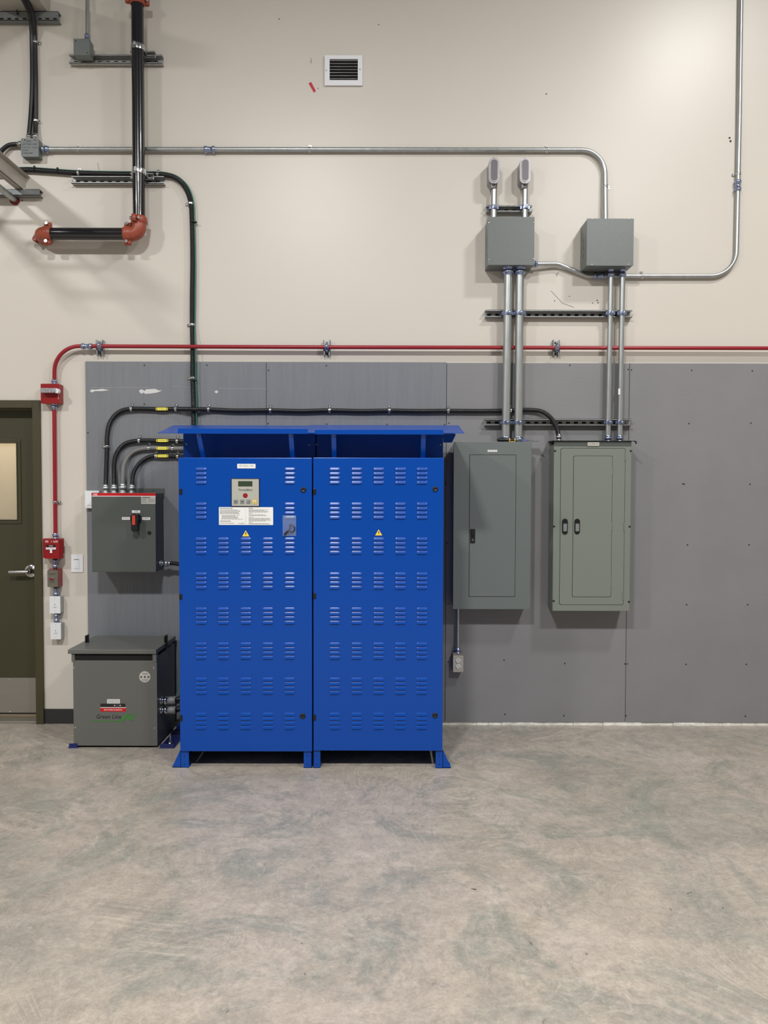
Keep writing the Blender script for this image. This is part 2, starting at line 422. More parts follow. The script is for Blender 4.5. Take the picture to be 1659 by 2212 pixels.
# scuffs and anchor holes on the painted wall
sm = MB()
for x, y, r_ in ((1576, 298, 2.2), (1578, 305, 2.4), (1180, 203, 1.4), (603, 41, 1.2), (818, 53, 1.1), (687, 191, 1.0), (48, 433, 1.3), (672, 133, .8),
              (1198, 650, 1.2), (1230, 640, 1.0), (1280, 655, 1.1), (1290, 649, 1.3), (1292, 654, 1.4)):
    p = P(x, y); sm.disc(p.x, p.z, SZ(r_), -.0012, .001, INK, 8)
for x0, y0, x1, y1 in ((1200, 595, 1207, 588), (1203, 598, 1203, 590), (211, 352, 214, 368), (1190, 628, 1215, 655), (1215, 655, 1240, 664), (672, 125, 672, 137)):
    a, b = P(x0, y0), P(x1, y1); d = (b-a).normalized(); n = Vector((-d.z, 0, d.x))*SZ(.45)
    sm.add([(a.x+n.x, -.0012, a.z+n.z), (a.x-n.x, -.0012, a.z-n.z), (b.x-n.x, -.0012, b.z-n.z), (b.x+n.x, -.0012, b.z+n.z)], [(0, 1, 2, 3)], INKG)
wb = bpy.data.objects['wall_back']; s_ = sm.build('scuff_marks', wb)

# door: frame, leaf with window, kick plate, lever
xr, xi = DX1, P(73, 1210, .02).x
zt, zi = DZ, P(40, 881, .02).z
dm = MB(); fw = xr-xi
dm.box(xi, -.018, 0, xr, .14, zt, OLIVF); dm.box(DX0, -.018, 0, DX0+fw, .14, zt, OLIVF); dm.box(DX0+fw, -.018, zi, xi, .14, zt, OLIVF)
struct(dm.build('door_1', bevel=.002)); door = bpy.data.objects['door_1']
LY = .075
gx0, gz0, gx1, gz1 = RX(-60, 957, 37, 1122, -LY)
lz = P(40, 1541, -LY).z
lf = MB(); lx0, lx1, lt = DX0+fw+.003, xi-.001, zi-.004
lf.box(lx0, LY, lz, gx0, LY+.045, lt, OLIVE); lf.box(gx1, LY, lz, lx1, LY+.045, lt, OLIVE)
lf.box(gx0, LY, lz, gx1, LY+.045, gz0, OLIVE); lf.box(gx0, LY, gz1, gx1, LY+.045, lt, OLIVE)
lf.build('door_leaf', door)
wf = MB(); t_ = SZ(9)
wf.frame(gx0-t_, gz0-t_, gx1+t_, gz1+t_, t_-.004, LY-.006, LY+.004, OLIVE); wf.frame(gx0-.006, gz0-.006, gx1+.006, gz1+.006, .006, LY-.011, LY+.004, OLIVF)
wf.build('window_frame', door, .0015)
MB().box(gx0, LY+.018, gz0, gx1, LY+.024, gz1, GLASS).build('glass_pane', door)
kz = P(40, 1464, -LY).z
k = MB(); k.box(lx0+.01, LY-.003, lz+.004, lx1-.004, LY, kz, BRUSH)
for yy in (1468, 1538):
    p = P(21.5, yy, -LY); k.dome(p.x, LY-.003, p.z, .005, CHROME)
k.build('kick_plate', door)
MB().box(lx0, LY-.004, lz-.004, lx1, LY+.04, lz+.006, BLACK).build('door_sweep', door)
MB().box(DX0, -.0, 0, xi+.005, .13, .012, BRUSH).build('threshold', door, .003)
c = P(68, 1233, -LY); hm = MB()
hm.lathe((c.x, LY, c.z), (0, -1, 0), [(0, .045), (.008, .045), (.013, .040), (.014, .02), (.05, .014)], CHROME, 28)
hm.loft(fillet([(c.x, LY-.03, c.z), (c.x, LY-.058, c.z), (c.x-.125, LY-.058, c.z-.002)], .012), [.012]*15, CHROME, 12)
hm.build('door_handle', door, label='satin chrome lever handle')
# rubber base, raw strip under the boards
bx0, bz0, bx1, bz1 = RX(98, 1531, 188, 1558, 0)
struct(MB().box(DX1, -.006, 0, P(186, 1500).x, .001, bz1, BASEB).build('baseboard_back', bevel=.002))
tr = MB(); x = P(186, 1565).x
while x < 3.2:
    n = x+random.uniform(.05, .3); tr.box(x, -.010-random.random()*.006, 0, n-.002, .001, .021+random.random()*.007, RAW); x = n
struct(tr.build('trim_1'))

# ================================================================== BACKER BOARDS
zt_b, zb_b = P(770, 782, .018).z, P(1160, 1560, .018).z
TH = .018
seams = [P(183.5, 790, TH).x, P(575, 800, TH).x, P(965, 800, TH).x, P(1360, 800, TH).x]; seams.append(seams[-1]+1.221)
blabels = ['grey painted plywood sheet with torn white paper patches behind the grey rotary switch box',
           'grey painted plywood sheet mostly hidden behind the blue cabinets',
           'smooth grey painted board behind the two grey electrical panels',
           'smooth grey painted board, rightmost, bare with rows of screws']
for i in range(4):
    a, b = seams[i], seams[i+1]
    e = thing('backer_board', (a, 0, zb_b), blabels[i], 'wall board', 'grey backer boards along the wall')
    MB().box(a+.0015, -TH, zb_b, b-.0015, -.001, zt_b-(.004 if i > 1 else 0), PLYG if i < 2 else BOARD).build('sheet', e, .0012)
    sc = []
    if i == 0: sc = [(312, 789), (447, 789), (312, 873), (190, 935), (578, 795), (190, 1003)][:4]
    if i == 1: sc = [(580, 800), (706, 916), (836, 917), (579, 915), (960, 917), (705, 790)]
    if i == 2: sc = [(1231, 789), (970, 914), (968, 1304), (968, 1430), (1089, 1426), (1220, 1433), (1091, 1543), (1218, 1546), (1357, 798), (963, 1044), (965, 1173), (1350, 1434)]
    if i == 3: sc = [(1494, 800), (1625, 801), (1488, 915), (1622, 914), (1485, 1177), (1618, 1177), (1483, 1306), (1615, 1306), (1482, 1435), (1612, 1435), (1610, 1547),
                     (1475, 1045), (1478, 1046), (1620, 1046), (1364, 799), (1355, 1434), (1352, 1546)]
    for x, y in sc:
        p = P(x, y, TH); MB().disc(p.x, p.z, .0048, -TH-.0012, -TH+.001, INK, 10).build('screw', e)
    if i == 0:
        for pts in ([(194, 845), (198, 841), (204, 842), (222, 840), (236, 843), (220, 845), (205, 845), (199, 848)],
                    [(300, 845), (304, 841), (309, 842), (312, 845), (316, 841), (335, 840), (342, 843), (350, 844), (340, 848), (327, 850), (314, 851), (310, 848), (305, 851)],
                    [(463, 847), (467, 843), (472, 846), (468, 850)]):
            q = [P(a_, b_, TH) for a_, b_ in pts]
            MB().prism([(v.x, v.z) for v in q][::-1], -TH-.0012, -TH+.0005, TORN).build('torn_paper_patch', e)
        for x0, x1, y in ((195, 245, 837.5), (250, 322, 837), (372, 392, 835), (396, 410, 836), (473, 500, 839), (503, 575, 839.5)):
            p, q = P(x0, y, TH), P(x1, y, TH)
            MB().box(p.x, -TH-.0008, p.z-.0008, q.x, -TH+.0005, p.z+.0008, CHALK).build('chalk_line', e)

# ================================================================== BLUE CABINETS
DF = .824                                 # front plane of the doors
louver = None
def louver_mesh():
    mb = MB(); w_, h_, D = .060, .0175, .0058; NU, NV = 18, 6
    for r_ in range(4):
        zc = (1.5-r_)*.0252; vs = []
        for j in range(NV+1):
            v = j/NV
            for i_ in range(NU+1):
                u = -1+2*i_/NU; q = max(0, (abs(u)-.72)/.28); e = math.sqrt(max(0, 1-q*q))
                zz = h_/2*(.25+.75*e)-v*(h_/2*(.25+.75*e)+h_/2*e**.3 if e > 0 else h_/2*.25)
                vs.append((u*w_/2, -D*min(e, 1)**.8*v-.0006*math.sin(PI*v) if v > 0 else .0003, zc+zz))
        n = NU+1
        mb.add(vs, [(j*n+i_, (j+1)*n+i_, (j+1)*n+i_+1, j*n+i_+1) for j in range(NV) for i_ in range(NU)], BLUE, True)
        bot = vs[-n:]; up = [(x, y*.9+.0, z+.0012) for x, y, z in bot]; bk = [(x, .0003, z+.0012) for x, y, z in bot]
        mb.add(bot+up, [(i_, i_+n, i_+n+1, i_+1) for i_ in range(NU)], BLUE)
        mb.add(up+bk, [(i_, i_+n, i_+n+1, i_+1) for i_ in range(NU)], BLUED)
    me = bpy.data.meshes.new('louver_vent'); me.from_pydata(mb.v, [], mb.f)
    for m in mb.mats: me.materials.append(m)
    me.polygons.foreach_set('material_index', mb.m); me.polygons.foreach_set('use_smooth', mb.s); me.update(); return me
LOUV = louver_mesh()
zfoot = 0.0
def cabinet(px0, px1, side):
    left = side == 'L'
    x0, z0, x1, z1 = RX(px0, 988.5, px1, 1623.5 if left else 1622, DF)
    e = thing('equipment_cabinet', ((x0+x1)/2, -DF/2, 0),
              'tall blue steel cabinet with a keypad and white instruction label on its louvred door' if left else
              'tall blue steel cabinet without keypad, its door covered by forty louvre groups',
              'cabinet', 'blue steel cabinets standing side by side')
    # body
    bx0, bx1 = x0+.006, x1-.006; bk = -.06
    b = MB(); b.box(bx0, -DF+.024, z0-.004, bx1, bk, z1-.012, BLUE)
    b.build('cabinet_body', e, .003)
    # plenum on top
    pz1 = P(820, 934, .74).z
    pa, pb = (P(396, 960, .60).x, x1) if left else (x0, P(957, 960, .60).x)
    p = MB(); p.box(pa, -.60, z1-.014, pb, -.10, pz1+.02, BLUE)
    for xx in ((0.055, .945) if left else (.058, .94)):
        pass
    p.build('top_plenum', e)
    sc = ((403, 959), (668, 961)) if left else ((684, 960), (951, 960.5))
    for a_, b_ in sc:
        q = P(a_, b_, .60); MB().dome(q.x, -.60, q.z, .006, ALU).build('plenum_screw', e)
    # door
    d = MB(); d.box(x0, -DF, z0, x1, -DF+.022, z1, BLUE); door_ = d.build('cabinet_door', e, .0035)
    cols = (434.5, 482.5, 531, 578.5, 626) if left else (723, 770.5, 818, 865, 912)
    for r_ in range(8):
        y = 1027.2+r_*75.7+(0 if r_ > 1 or not left else 0)
        for c_ in range(5):
            if left and r_ < 2 and c_ in (1, 2, 3): continue
            q = P(cols[c_]-(.3*r_ if c_ == 4 else 0)*.4, y, DF)
            o = bpy.data.objects.new('louver_vent', LOUV); COL.objects.link(o); o.parent = door_
            o.location = Vector((q.x, -DF, q.z))-WL[e.name]; 
            o.location = Vector((q.x, -DF, q.z))-WL[e.name]
    for hx, hy in (((390.5, 1062), (390.5, 1289), (391, 1551)) if left else ((679.5, 1062), (679.5, 1287), (679.5, 1550))):
        q = P(hx, hy, DF); MB().box(q.x-.008, -DF-.004, q.z-.016, q.x+.008, -DF+.002, q.z+.016, BLACK).build('hinge', door_, .001)
    for hx, hy in (((655.5, 1058), (654, 1546.5)) if left else ((940.5, 1056.5), (939.7, 1545))):
        q = P(hx, hy, DF)
        MB().lathe((q.x, -DF, q.z), (0, -1, 0), [(0, .0155), (.004, .015), (.005, .009), (.0035, .008), (.0035, .001)], BLACK, 20).build('quarter_turn_lock', door_)
    q = P(521 if left else 818, 985.5, DF-.03); MB().dome(q.x, -DF+.035, z1-.012, .007, CHROME, axis=(0, 0, 1)).build('lifting_bolt', e)
    # feet
    for fx0, fx1 in (((389.5, 408), (656, 673.5)) if left else ((676.5, 692), (941, 957))):
        fa, fb = P(fx0, 1640, DF-.01).x, P(fx1, 1640, DF-.01).x
        m_ = MB(); m_.box(fa, -DF+.010, 0, fb, -DF+.014, z0, BLUE); m_.box(fa, -DF+.010, 0, fb, -DF+.07, .004, BLUE)
        edge = fa if fx0 < 500 or 670 < fx0 < 700 else fb-.004
        m_.box(edge, -DF+.010, 0, edge+.004, -.10, z0, BLUE)
        for yy in (1633, 1651):
            s = P((fx0+fx1)/2, yy, DF-.01); m_.disc(s.x, s.z, .0035, -DF+.009, -DF+.012, INK, 10)
        m_.build('foot', e, .001)
    sg = -1 if left else 1; ex = P(389.5, 1640, DF-.01).x if left else P(957, 1640, DF-.01).x
    for yo, hh in ((DF-.012, .105), (.17, .105)):
        w_ = SZ(17.5, DF); tt = [(ex, .0), (ex+sg*w_, 0), (ex+sg*w_, .006), (ex, hh)]
        if sg < 0: tt = tt[::-1]
        m_ = MB(); m_.prism(tt, -yo, -yo+.004, BLUE); m_.box(ex, -yo, 0, ex+sg*w_, -yo+.09, .004, BLUE); m_.build('foot_gusset', e)
    # near-black sheet added as painted shade under the body, hiding the room behind
    MB().box(bx0-.004, -.12, 0, bx1+.004, -.115, z0, BLUED).build('under_shade_sheet', e)
    # hood
    hz0, hz1 = P(820, 937, DF+.02).z, P(820, 920.5, .50).z
    ha, hb = (P(340, 937, DF+.02).x, P(681, 938, DF+.02).x) if left else (P(664, 938, DF+.02).x, P(1003, 937.5, DF+.02).x)
    ba, bb = (P(375, 920, .50).x, P(668, 920, .50).x) if left else (P(668, 920, .50).x, P(990.5, 921, .50).x)
    dz = 0.0 if left else .003
    y0_, y1_ = -(DF+.02), -.50; h = MB()
    h.hull8([(ha, y0_, hz0+dz), (hb, y0_, hz0+dz), (bb, y1_, hz1+dz), (ba, y1_, hz1+dz)],
            [(ha, y0_, hz0+dz+.0025), (hb, y0_, hz0+dz+.0025), (bb, y1_, hz1+dz+.0025), (ba, y1_, hz1+dz+.0025)], BLUE)
    # back slope down to the plenum
    h.hull8([(ba, y1_, hz1+dz), (bb, y1_, hz1+dz), (bb, -.14, hz1-.05), (ba, -.14, hz1-.05)],
            [(ba, y1_, hz1+dz+.0025), (bb, y1_, hz1+dz+.0025), (bb, -.14, hz1-.0475), (ba, -.14, hz1-.0475)], BLUE)
    h.build('hood', e)
    la, lz0, lb, lz1 = RX(*((384, 925.5, 665, 937) if left else (680, 928, 958, 938.5)), DF+.024)
    MB().box(la, -DF-.025, lz0, lb, -DF-.0215, lz1, BLUE).build('hood_lip', e, .001)
    for ax_, bx_ in (((428.5, 439), (628, 632)) if left else ((720.5, 722), (915, 913.5))):
        a = P(ax_, 937, DF+.015); b_ = P(bx_, 989, DF-.06); ww = SZ(5, DF)
        m_ = MB(); m_.hull8([(a.x-ww, a.y, a.z), (a.x+ww, a.y, a.z), (b_.x+ww, b_.y, b_.z), (b_.x-ww, b_.y, b_.z)],
                            [(a.x-ww, a.y+.012, a.z), (a.x+ww, a.y+.012, a.z), (b_.x+ww, b_.y+.012, b_.z), (b_.x-ww, b_.y+.012, b_.z)], BLUE)
        q = P(ax_-1 if left else ax_, 940.5, DF+.014); m_.rrect(q.x-.0015, q.z-.005, q.x+.0015, q.z+.005, .0012, q.y-.0022, q.y, ALU, 3)
        m_.build('hood_brace', e)
    if not left:
        m_ = MB(); pts = [P(957.5, 938, .60), P(985, 938, .60), P(976.5, 956, .60), P(957.5, 956, .60)]
        m_.prism([(v.x, v.z) for v in pts][::-1], -.60, -.595, BLUE); m_.build('side_bracket', e)
    # warning triangle
    tx, ty = (531, 1153) if left else (818, 1151)
    q = P(tx, ty+6.5, DF); s_ = SZ(9.2, DF); m_ = MB()
    def tri(s, y, m__, dz_=0): m_.prism([(q.x-s, q.z+dz_), (q.x+s, q.z+dz_), (q.x, q.z+s*1.72+dz_)], -DF-y, -DF+.0005, m__)
    tri(s_, .0008, INK); tri(s_*.82, .0012, WPAPER, s_*.1); tri(s_*.70, .0016, YELT, s_*.14)
    u = s_*.13; zc = q.z+s_*.72
    m_.prism([(q.x-u*.2, zc-3.2*u), (q.x+1.5*u, zc+.5*u), (q.x+.3*u, zc+.4*u), (q.x+1.3*u, zc+3.4*u), (q.x+.2*u, zc+3.4*u), (q.x-1.4*u, zc-.3*u), (q.x-.1*u, zc-.2*u)], -DF-.002, -DF-.0015, INK)
    m_.build('warning_sticker', door_)
    return e, door_
cabL, doorL = cabinet(387, 674, 'L')
cabR, doorR = cabinet(676.7, 957.3, 'R')
# left cabinet: tag, keypad, instruction label
x0, z0, x1, z1 = RX(512.5, 1002, 552, 1011.8, DF)
m_ = MB(); m_.rrect(x0, z0, x1, z1, .003, -DF-.0015, -DF, WPAPER); m_.text('IPS-750A-1100', (x0+x1)/2, z0+.009, -DF-.0018, (x1-x0)*.76, .0105, INKG); m_.build('name_tag', doorL)
x0, z0, x1, z1 = RX(499.5, 1033.5, 561, 1094.5, DF); kp = MB()
kp.box(x0, -DF-.004, z0, x1, -DF+.001, z1, BLACK); t_ = .004; kp.box(x0+t_, -DF-.0055, z0+t_, x1-t_, -DF-.003, z1-t_, BEIGEP)
keypad = kp.build('keypad', cabL, .0006)
def KR(a, b, c_, d_): return RX(a, b, c_, d_, DF)
a, b, c_, d_ = KR(515, 1039.5, 545.5, 1050.5); m_ = MB(); m_.box(a, -DF-.0065, b, c_, -DF-.005, d_, BLACK); m_.box(a+.002, -DF-.007, b+.002, c_-.002, -DF-.006, d_-.002, LCD); m_.build('display', keypad)
a, b, c_, d_ = KR(515, 1056, 545.5, 1060.2); m_ = MB(); m_.text('Thomas&Betts', (a+c_)/2, b, -DF-.0062, c_-a, d_-b, INK); m_.build('maker_lettering', keypad)
q = P(530.3, 1070.5, DF); m_ = MB(); m_.disc(q.x, q.z, .0135, -DF-.0065, -DF-.005, REDB); m_.disc(q.x, q.z, .0105, -DF-.0075, -DF-.006, RED)
m_.prism([(q.x-.006, q.z), (q.x-.002, q.z-.005), (q.x+.006, q.z+.004), (q.x+.005, q.z+.005), (q.x-.002, q.z-.003)], -DF-.0078, -DF-.0074, REDK); m_.build('button', keypad, label='round red button')
for i, bxx in enumerate((510, 523.7, 537, 550.2)):
    q = P(bxx, 1083.8, DF); s = .0125; m_ = MB()
    m_.rrect(q.x-s, q.z-s, q.x+s, q.z+s, .004, -DF-.0065, -DF-.005, INKG if i < 3 else BRASS); m_.rrect(q.x-s*.82, q.z-s*.82, q.x+s*.82, q.z+s*.82, .003, -DF-.0075, -DF-.006, BTN if i < 3 else BTNY)
    yy = -DF-.0079
    def pr(pts, mm=INK): m_.prism([(q.x+a_*s, q.z+b_*s) for a_, b_ in pts], yy, yy+.0005, mm)
    if i in (0, 1):
        g = -1 if i == 1 else 1
        pts = [(-.6*g, 0), (-.1*g, -.4), (-.1*g, -.12), (.6*g, -.12), (.6*g, .12), (-.1*g, .12), (-.1*g, .4)]
        pr(pts if g > 0 else pts[::-1])
    elif i == 2: pr([(-.5, -.35), (.5, -.35), (.5, .5), (.35, .5), (.35, -.2), (-.5, -.2)], INK)
    else: pr([(-.5, -.45), (.5, -.45), (.5, -.2), (.1, 0), (.1, .5), (-.1, .5), (-.1, 0), (-.5, -.2)], BRASS)
    m_.build('button', keypad, label='yellow square button' if i == 3 else 'grey square arrow button')
x0, z0, x1, z1 = RX(473, 1095.5, 590, 1134, DF); W1, H1 = x1-x0, z1-z0
m_ = MB(); m_.rrect(x0, z0, x1, z1, .003, -DF-.0012, -DF, WPAPER); yy = -DF-.0015
def LB(u0, v0, u1, v1, n, mm=INKG, jit=.3, fr=.5): m_.lines(x0+u0*W1, z1-v1*H1, x0+u1*W1, z1-v0*H1, n, yy, mm, fr, jit)
LB(.02, .04, .30, .10, 1, INK); LB(.02, .13, .42, .40, 6); LB(.05, .44, .38, .64, 5); LB(.04, .65, .47, .70, 1, INKG); LB(.02, .76, .22, .82, 1, INK); LB(.02, .87, .30, .93, 1)
LB(.55, .04, .64, .10, 1, INK); LB(.55, .12, .92, .30, 5); LB(.55, .33, .62, .37, 1, INK); LB(.55, .40, .92, .50, 2); LB(.55, .54, .66, .58, 1, INK); LB(.55, .60, .96, .80, 5); LB(.55, .83, .62, .87, 1, INK); LB(.55, .89, .94, .97, 2)
m_.text('Thomas&Betts', x0+.415*W1, z1-.93*H1, yy, .125*W1, .05*H1, INK); m_.box(x0+.497*W1, yy-.0002, z0+.02*H1, x0+.50*W1, yy+.0002, z1-.02*H1, GPAPER)
m_.build('instruction_label', doorL)
# key bag
bg = thing('key_bag', P(625.5, 1158, DF+.006), 'small clear plastic bag holding a black key, taped to the blue door with keypad', 'bag')
x0, z0, x1, z1 = RX(611, 1113, 640, 1157.5, DF); m_ = MB()
NX, NZ = 8, 10; vs = []
for j in range(NZ+1):
    for i in range(NX+1):
        u, v = i/NX, j/NZ; vs.append((x0+(x1-x0)*u, -DF-.009-.010*math.sin(PI*u)*math.sin(PI*min(1, v*1.1))*(1-.3*v)-random.random()*.0025, z0+(z1-z0)*v))
m_.add(vs, [(j*(NX+1)+i, j*(NX+1)+i+1, (j+1)*(NX+1)+i+1, (j+1)*(NX+1)+i) for j in range(NZ) for i in range(NX)], CLEARB, True)
m_.add([(x0, -DF-.0085, z0), (x1, -DF-.0085, z0), (x1, -DF-.0085, z1), (x0, -DF-.0085, z1)], [(0, 1, 2, 3)], CLEARB)
m_.build('bag_film', bg)
a, b, c_, d_ = RX(615, 1114, 639, 1119, DF); MB().box(a, -DF-.0115, b, c_, -DF-.0095, d_, CLEARB).build('tape', bg)
m_ = MB(); q = [P(x, y, DF+.012) for x, y in ((614, 1155), (619, 1150), (624.5, 1145.5), (627, 1140), (626, 1135), (629, 1133), (634, 1136), (636.5, 1141), (635, 1147), (629, 1149), (624.5, 1146))]
m_.loft(spline(q, .004), .0035, BLACK, 8); m_.loft([q[0], q[1], q[2]], [.0055, .006, .005], BLACK, 8); m_.build('key', bg)

# ================================================================== TRANSFORMER
TF = .484
def Tx(px, y=1500): return P(px, y, TF).x
tz0, tzl0, tzl1 = P(250, 1611, TF).z, P(250, 1412, TF).z, P(250, 1402.5, TF).z
tx0, tx1 = Tx(157.5), Tx(340)
tr_ = thing('transformer', ((tx0+tx1)/2, -.27, 0), 'grey floor-standing transformer enclosure with red label left of the blue cabinets', 'transformer')
bk = -.075; pz1 = P(250, 1427, TF).z
m_ = MB(); m_.box(tx0+.004, -TF+.004, tz0, tx1-.004, bk, tzl0-.02, GREYT)
m_.build('body', tr_, .003)
MB().box(tx0+.002, -TF, tz0, tx1-.002, -TF+.004, pz1, GREYT).build('front_panel', tr_, .0015)
a, b, c_, d_ = RX(162, 1412, 331, 1427, TF); MB().box(a, -TF+.002, b, c_, -TF+.012, d_, VOID).build('vent_slot', tr_)
m_ = MB()
for a, c_ in ((155.5, 162.5), (330.5, 339)):
    m_.box(Tx(a), -TF-.003, P(250, 1430, TF).z, Tx(c_), -TF+.03, tzl0, GREYT)
m_.build('corner_post', tr_, .001)
la, lb = Tx(149), Tx(339.5); m_ = MB()
m_.box(la, -TF-.012, tzl0, lb, bk+.02, tzl1, GREYT); m_.build('lid', tr_, .003)
for px_, d_, sx in ((180, .27, 1), (354, .27, -1)):
    q = P(px_, 1388, d_)
    if sx < 0: q = Vector((tx1-.002, -d_, q.z))
    else: q = Vector((tx0+.012, -d_, q.z))
    m_ = MB(); w_, t_ = .016, .0025; zb, zt2 = tzl0-.02, tzl1+.048
    m_.box(q.x-t_, q.y-w_, zb, q.x+t_, q.y+w_, tzl1+.012, BLACK); m_.box(q.x-t_, q.y-w_, tzl1+.036, q.x+t_, q.y+w_, zt2, BLACK)
    m_.box(q.x-t_, q.y-w_, tzl1+.012, q.x+t_, q.y-w_*.45, tzl1+.036, BLACK); m_.box(q.x-t_, q.y+w_*.45, tzl1+.012, q.x+t_, q.y+w_, tzl1+.036, BLACK)
    m_.box(q.x-.012, q.y-w_, zb+.02, q.x+.012, q.y-w_+.004, tzl1+.045, BLACK)
    m_.build('lifting_lug', tr_)
for px_, py_ in ((159.5, 1443), (332.5, 1443), (162.5, 1572), (334.5, 1573)):
    q = P(px_, py_, TF); MB().dome(q.x, -TF, q.z, .006, CHROME).build('panel_screw', tr_)
# skids
for a, c_ in ((147, 168), (344, 376)):
    xa, xb = Tx(a), Tx(c_)
    m_ = MB(); m_.box(xa, -TF-.008, 0, xb, -.10, .006, DKBLUE); m_.box(xa+.004, -TF-.006, .004, xb-.004, -TF+.0, .028, DKBLUE); m_.box(xa+.004, -.12, .004, xb-.004, -.10, .028, DKBLUE)
    m_.build('skid_rail', tr_, .001)
q = Vector((Tx(362), -TF+.05, 0)); m_ = MB(); m_.cyl((q.x, q.y, .006), (q.x, q.y, .075), .005, CHROME, 10); m_.lathe((q.x, q.y, .006), (0, 0, 1), [(0, .03), (.005, .03), (.006, .012), (.02, .012)], CHROME, 12); m_.build('anchor_bolt', tr_)
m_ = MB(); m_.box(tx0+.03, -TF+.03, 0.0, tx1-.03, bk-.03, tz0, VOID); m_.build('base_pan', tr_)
# labels on front
lab = MB(); yy = -TF-.001
q = P(313, 1462, TF); r_ = SZ(12, TF); lab.disc(q.x, q.z, r_*1.07, yy, -TF, INKG, 32); lab.disc(q.x, q.z, r_, yy-.0006, -TF, GPAPER, 32)
for k in (-1, 0, 1):
    cx, cz, R = q.x+k*r_*.66, q.z-.02*r_, r_*.28
    lab.prism([(cx+(R if i % 2 == 0 else R*.42)*math.cos(PI/2+i*PI/5), cz+(R if i % 2 == 0 else R*.42)*math.sin(PI/2+i*PI/5)) for i in range(10)], yy-.0010, yy, INK)
lab.lines(q.x-r_*.5, q.z+r_*.36, q.x+r_*.5, q.z+r_*.76, 2, yy-.0010, INK, .3, .05); lab.lines(q.x-r_*.6, q.z-r_*.8, q.x+r_*.6, q.z-r_*.36, 3, yy-.0010, INKG, .5, .05)
lab.build('round_sticker', tr_)
lab = MB(); a, b, c_, d_ = RX(231.5, 1510.5, 259, 1519.5, TF); lab.rrect(a, b, c_, d_, .002, yy, -TF, WPAPER); lab.lines(a+.004, b+.003, c_-.004, d_-.003, 4, yy-.0003, INKG, .5, .02)
a, b, c_, d_ = RX(217, 1520, 271, 1527.7, TF); lab.box(a, yy, b, c_, -TF, d_, INK)
for u in (.57, .79): lab.box(a+(c_-a)*u-.003, yy-.0004, b+.008, a+(c_-a)*u+.003, yy, b+.014, WHITEP)
for u in (.66, .71): lab.box(a+(c_-a)*u-.0007, yy-.0004, b+.004, a+(c_-a)*u+.0007, yy, d_-.004, INKG)
a, b, c_, d_ = RX(217, 1527.7, 272, 1529, TF); lab.box(a, yy, b, c_, -TF, d_, WHITEP)
a, b, c_, d_ = RX(217, 1529, 272, 1537.2, TF); lab.box(a, yy, b, c_, -TF, d_, REDK); lab.text('REX POWER MAGNETICS', (a+c_)/2, b+.007, yy-.0004, (c_-a)*.72, .009, WHITEP)
lab.build('rating_label', tr_)
lg = MB(); a, b, c_, d_ = RX(207.5, 1543, 263, 1552.5, TF); vs, fs = text_geo('Green Line')
lg.add([(a+(u+.035*v)*(c_-a)*.97, yy, b+v*(d_-b)) for u, v in vs], fs, INK)
a, b, c_, d_ = RX(206, 1553, 256, 1556, TF); lg.text('High Efficiency Transformers', (a+c_)/2, b, yy, c_-a, d_-b, INKG)
def TP(pts, m__, k=0.0): lg.prism([(P(x, y, TF).x, P(x, y, TF).z) for x, y in pts][::-1], yy-k, yy+.0006, m__)
TP([(196.5, 1557), (262, 1557), (262, 1558.6), (196.5, 1558.6)], LOGOG); TP([(275, 1542.6), (300, 1542.6), (299, 1544.2), (275, 1544.2)], LOGOG)
TP([(257, 1558.5), (262, 1556), (268, 1546), (272, 1542.6), (280, 1542.6), (276, 1545), (270, 1555), (265, 1558.8)], LOGOG, .0004)
TP([(283, 1559-1), (282.5, 1555), (278, 1554), (279.5, 1551.5), (276.5, 1548), (279.5, 1548), (280, 1545.5), (282.5, 1548), (284, 1545), (285.5, 1548.5), (288.5, 1547), (287.5, 1550.5), (289.5, 1553), (287, 1557), (284, 1555)], LOGOG, .0004)
lg.build('logo_lettering', tr_)
# fittings on the right flank: things of their own, conduits into the transformer
def side_fit(px_, py_, d, lab_, r_=.021):
    p = P(px_, py_, d); a = Vector((tx1-.003, -d, p.z))
    e = thing('flexible_conduit', a, lab_, 'conduit', 'short conduits from the transformer flank')
    connector(e, a, (1, 0, 0), r_*.8, .05, m=CHROME)
    m_ = MB(); m_.lathe(a+Vector((.045, 0, 0)), (1, 0, 0), [(0, r_), (.003, r_*1.15), (.045, r_*1.2), (.048, r_)], GFLEX, 16); m_.build('bushing', e)
    m_ = MB(); s = a+Vector((.09, 0, 0)); pts = [s, s+Vector((.03, .03, .01)), s+Vector((.045, .09, .06)), s+Vector((.05, .15, .14))]
    flex(m_, spline(pts, .006), r_*.85, RUB); m_.build('jacket', e)
side_fit(352, 1513, .40, 'black flexible conduit with grey bushing, upper one at the transformer flank')
side_fit(352, 1534, .40, 'black flexible conduit with grey bushing, lower one at the transformer flank')
side_fit(352, 1512, .22, 'black flexible conduit with grey bushing, rearmost at the transformer flank')
e = thing('ground_wire', (tx1, -.38, .15), 'short green wire bolted to the transformer flank', 'wire'); m_ = MB()
q = [Vector((tx1+.002, -.38, .20)), Vector((tx1+.03, -.37, .195)), Vector((tx1+.055, -.34, .22)), Vector((tx1+.065, -.30, .27)), Vector((tx1+.07, -.26, .35))]
m_.loft(spline(q, .006), .003, GREEN, 8); m_.build('insulation', e)
MB().lathe((tx1, -.38, .20), (1, 0, 0), [(0, .012), (.004, .012), (.005, .006), (.012, .006)], CHROME, 12).build('lug', e)

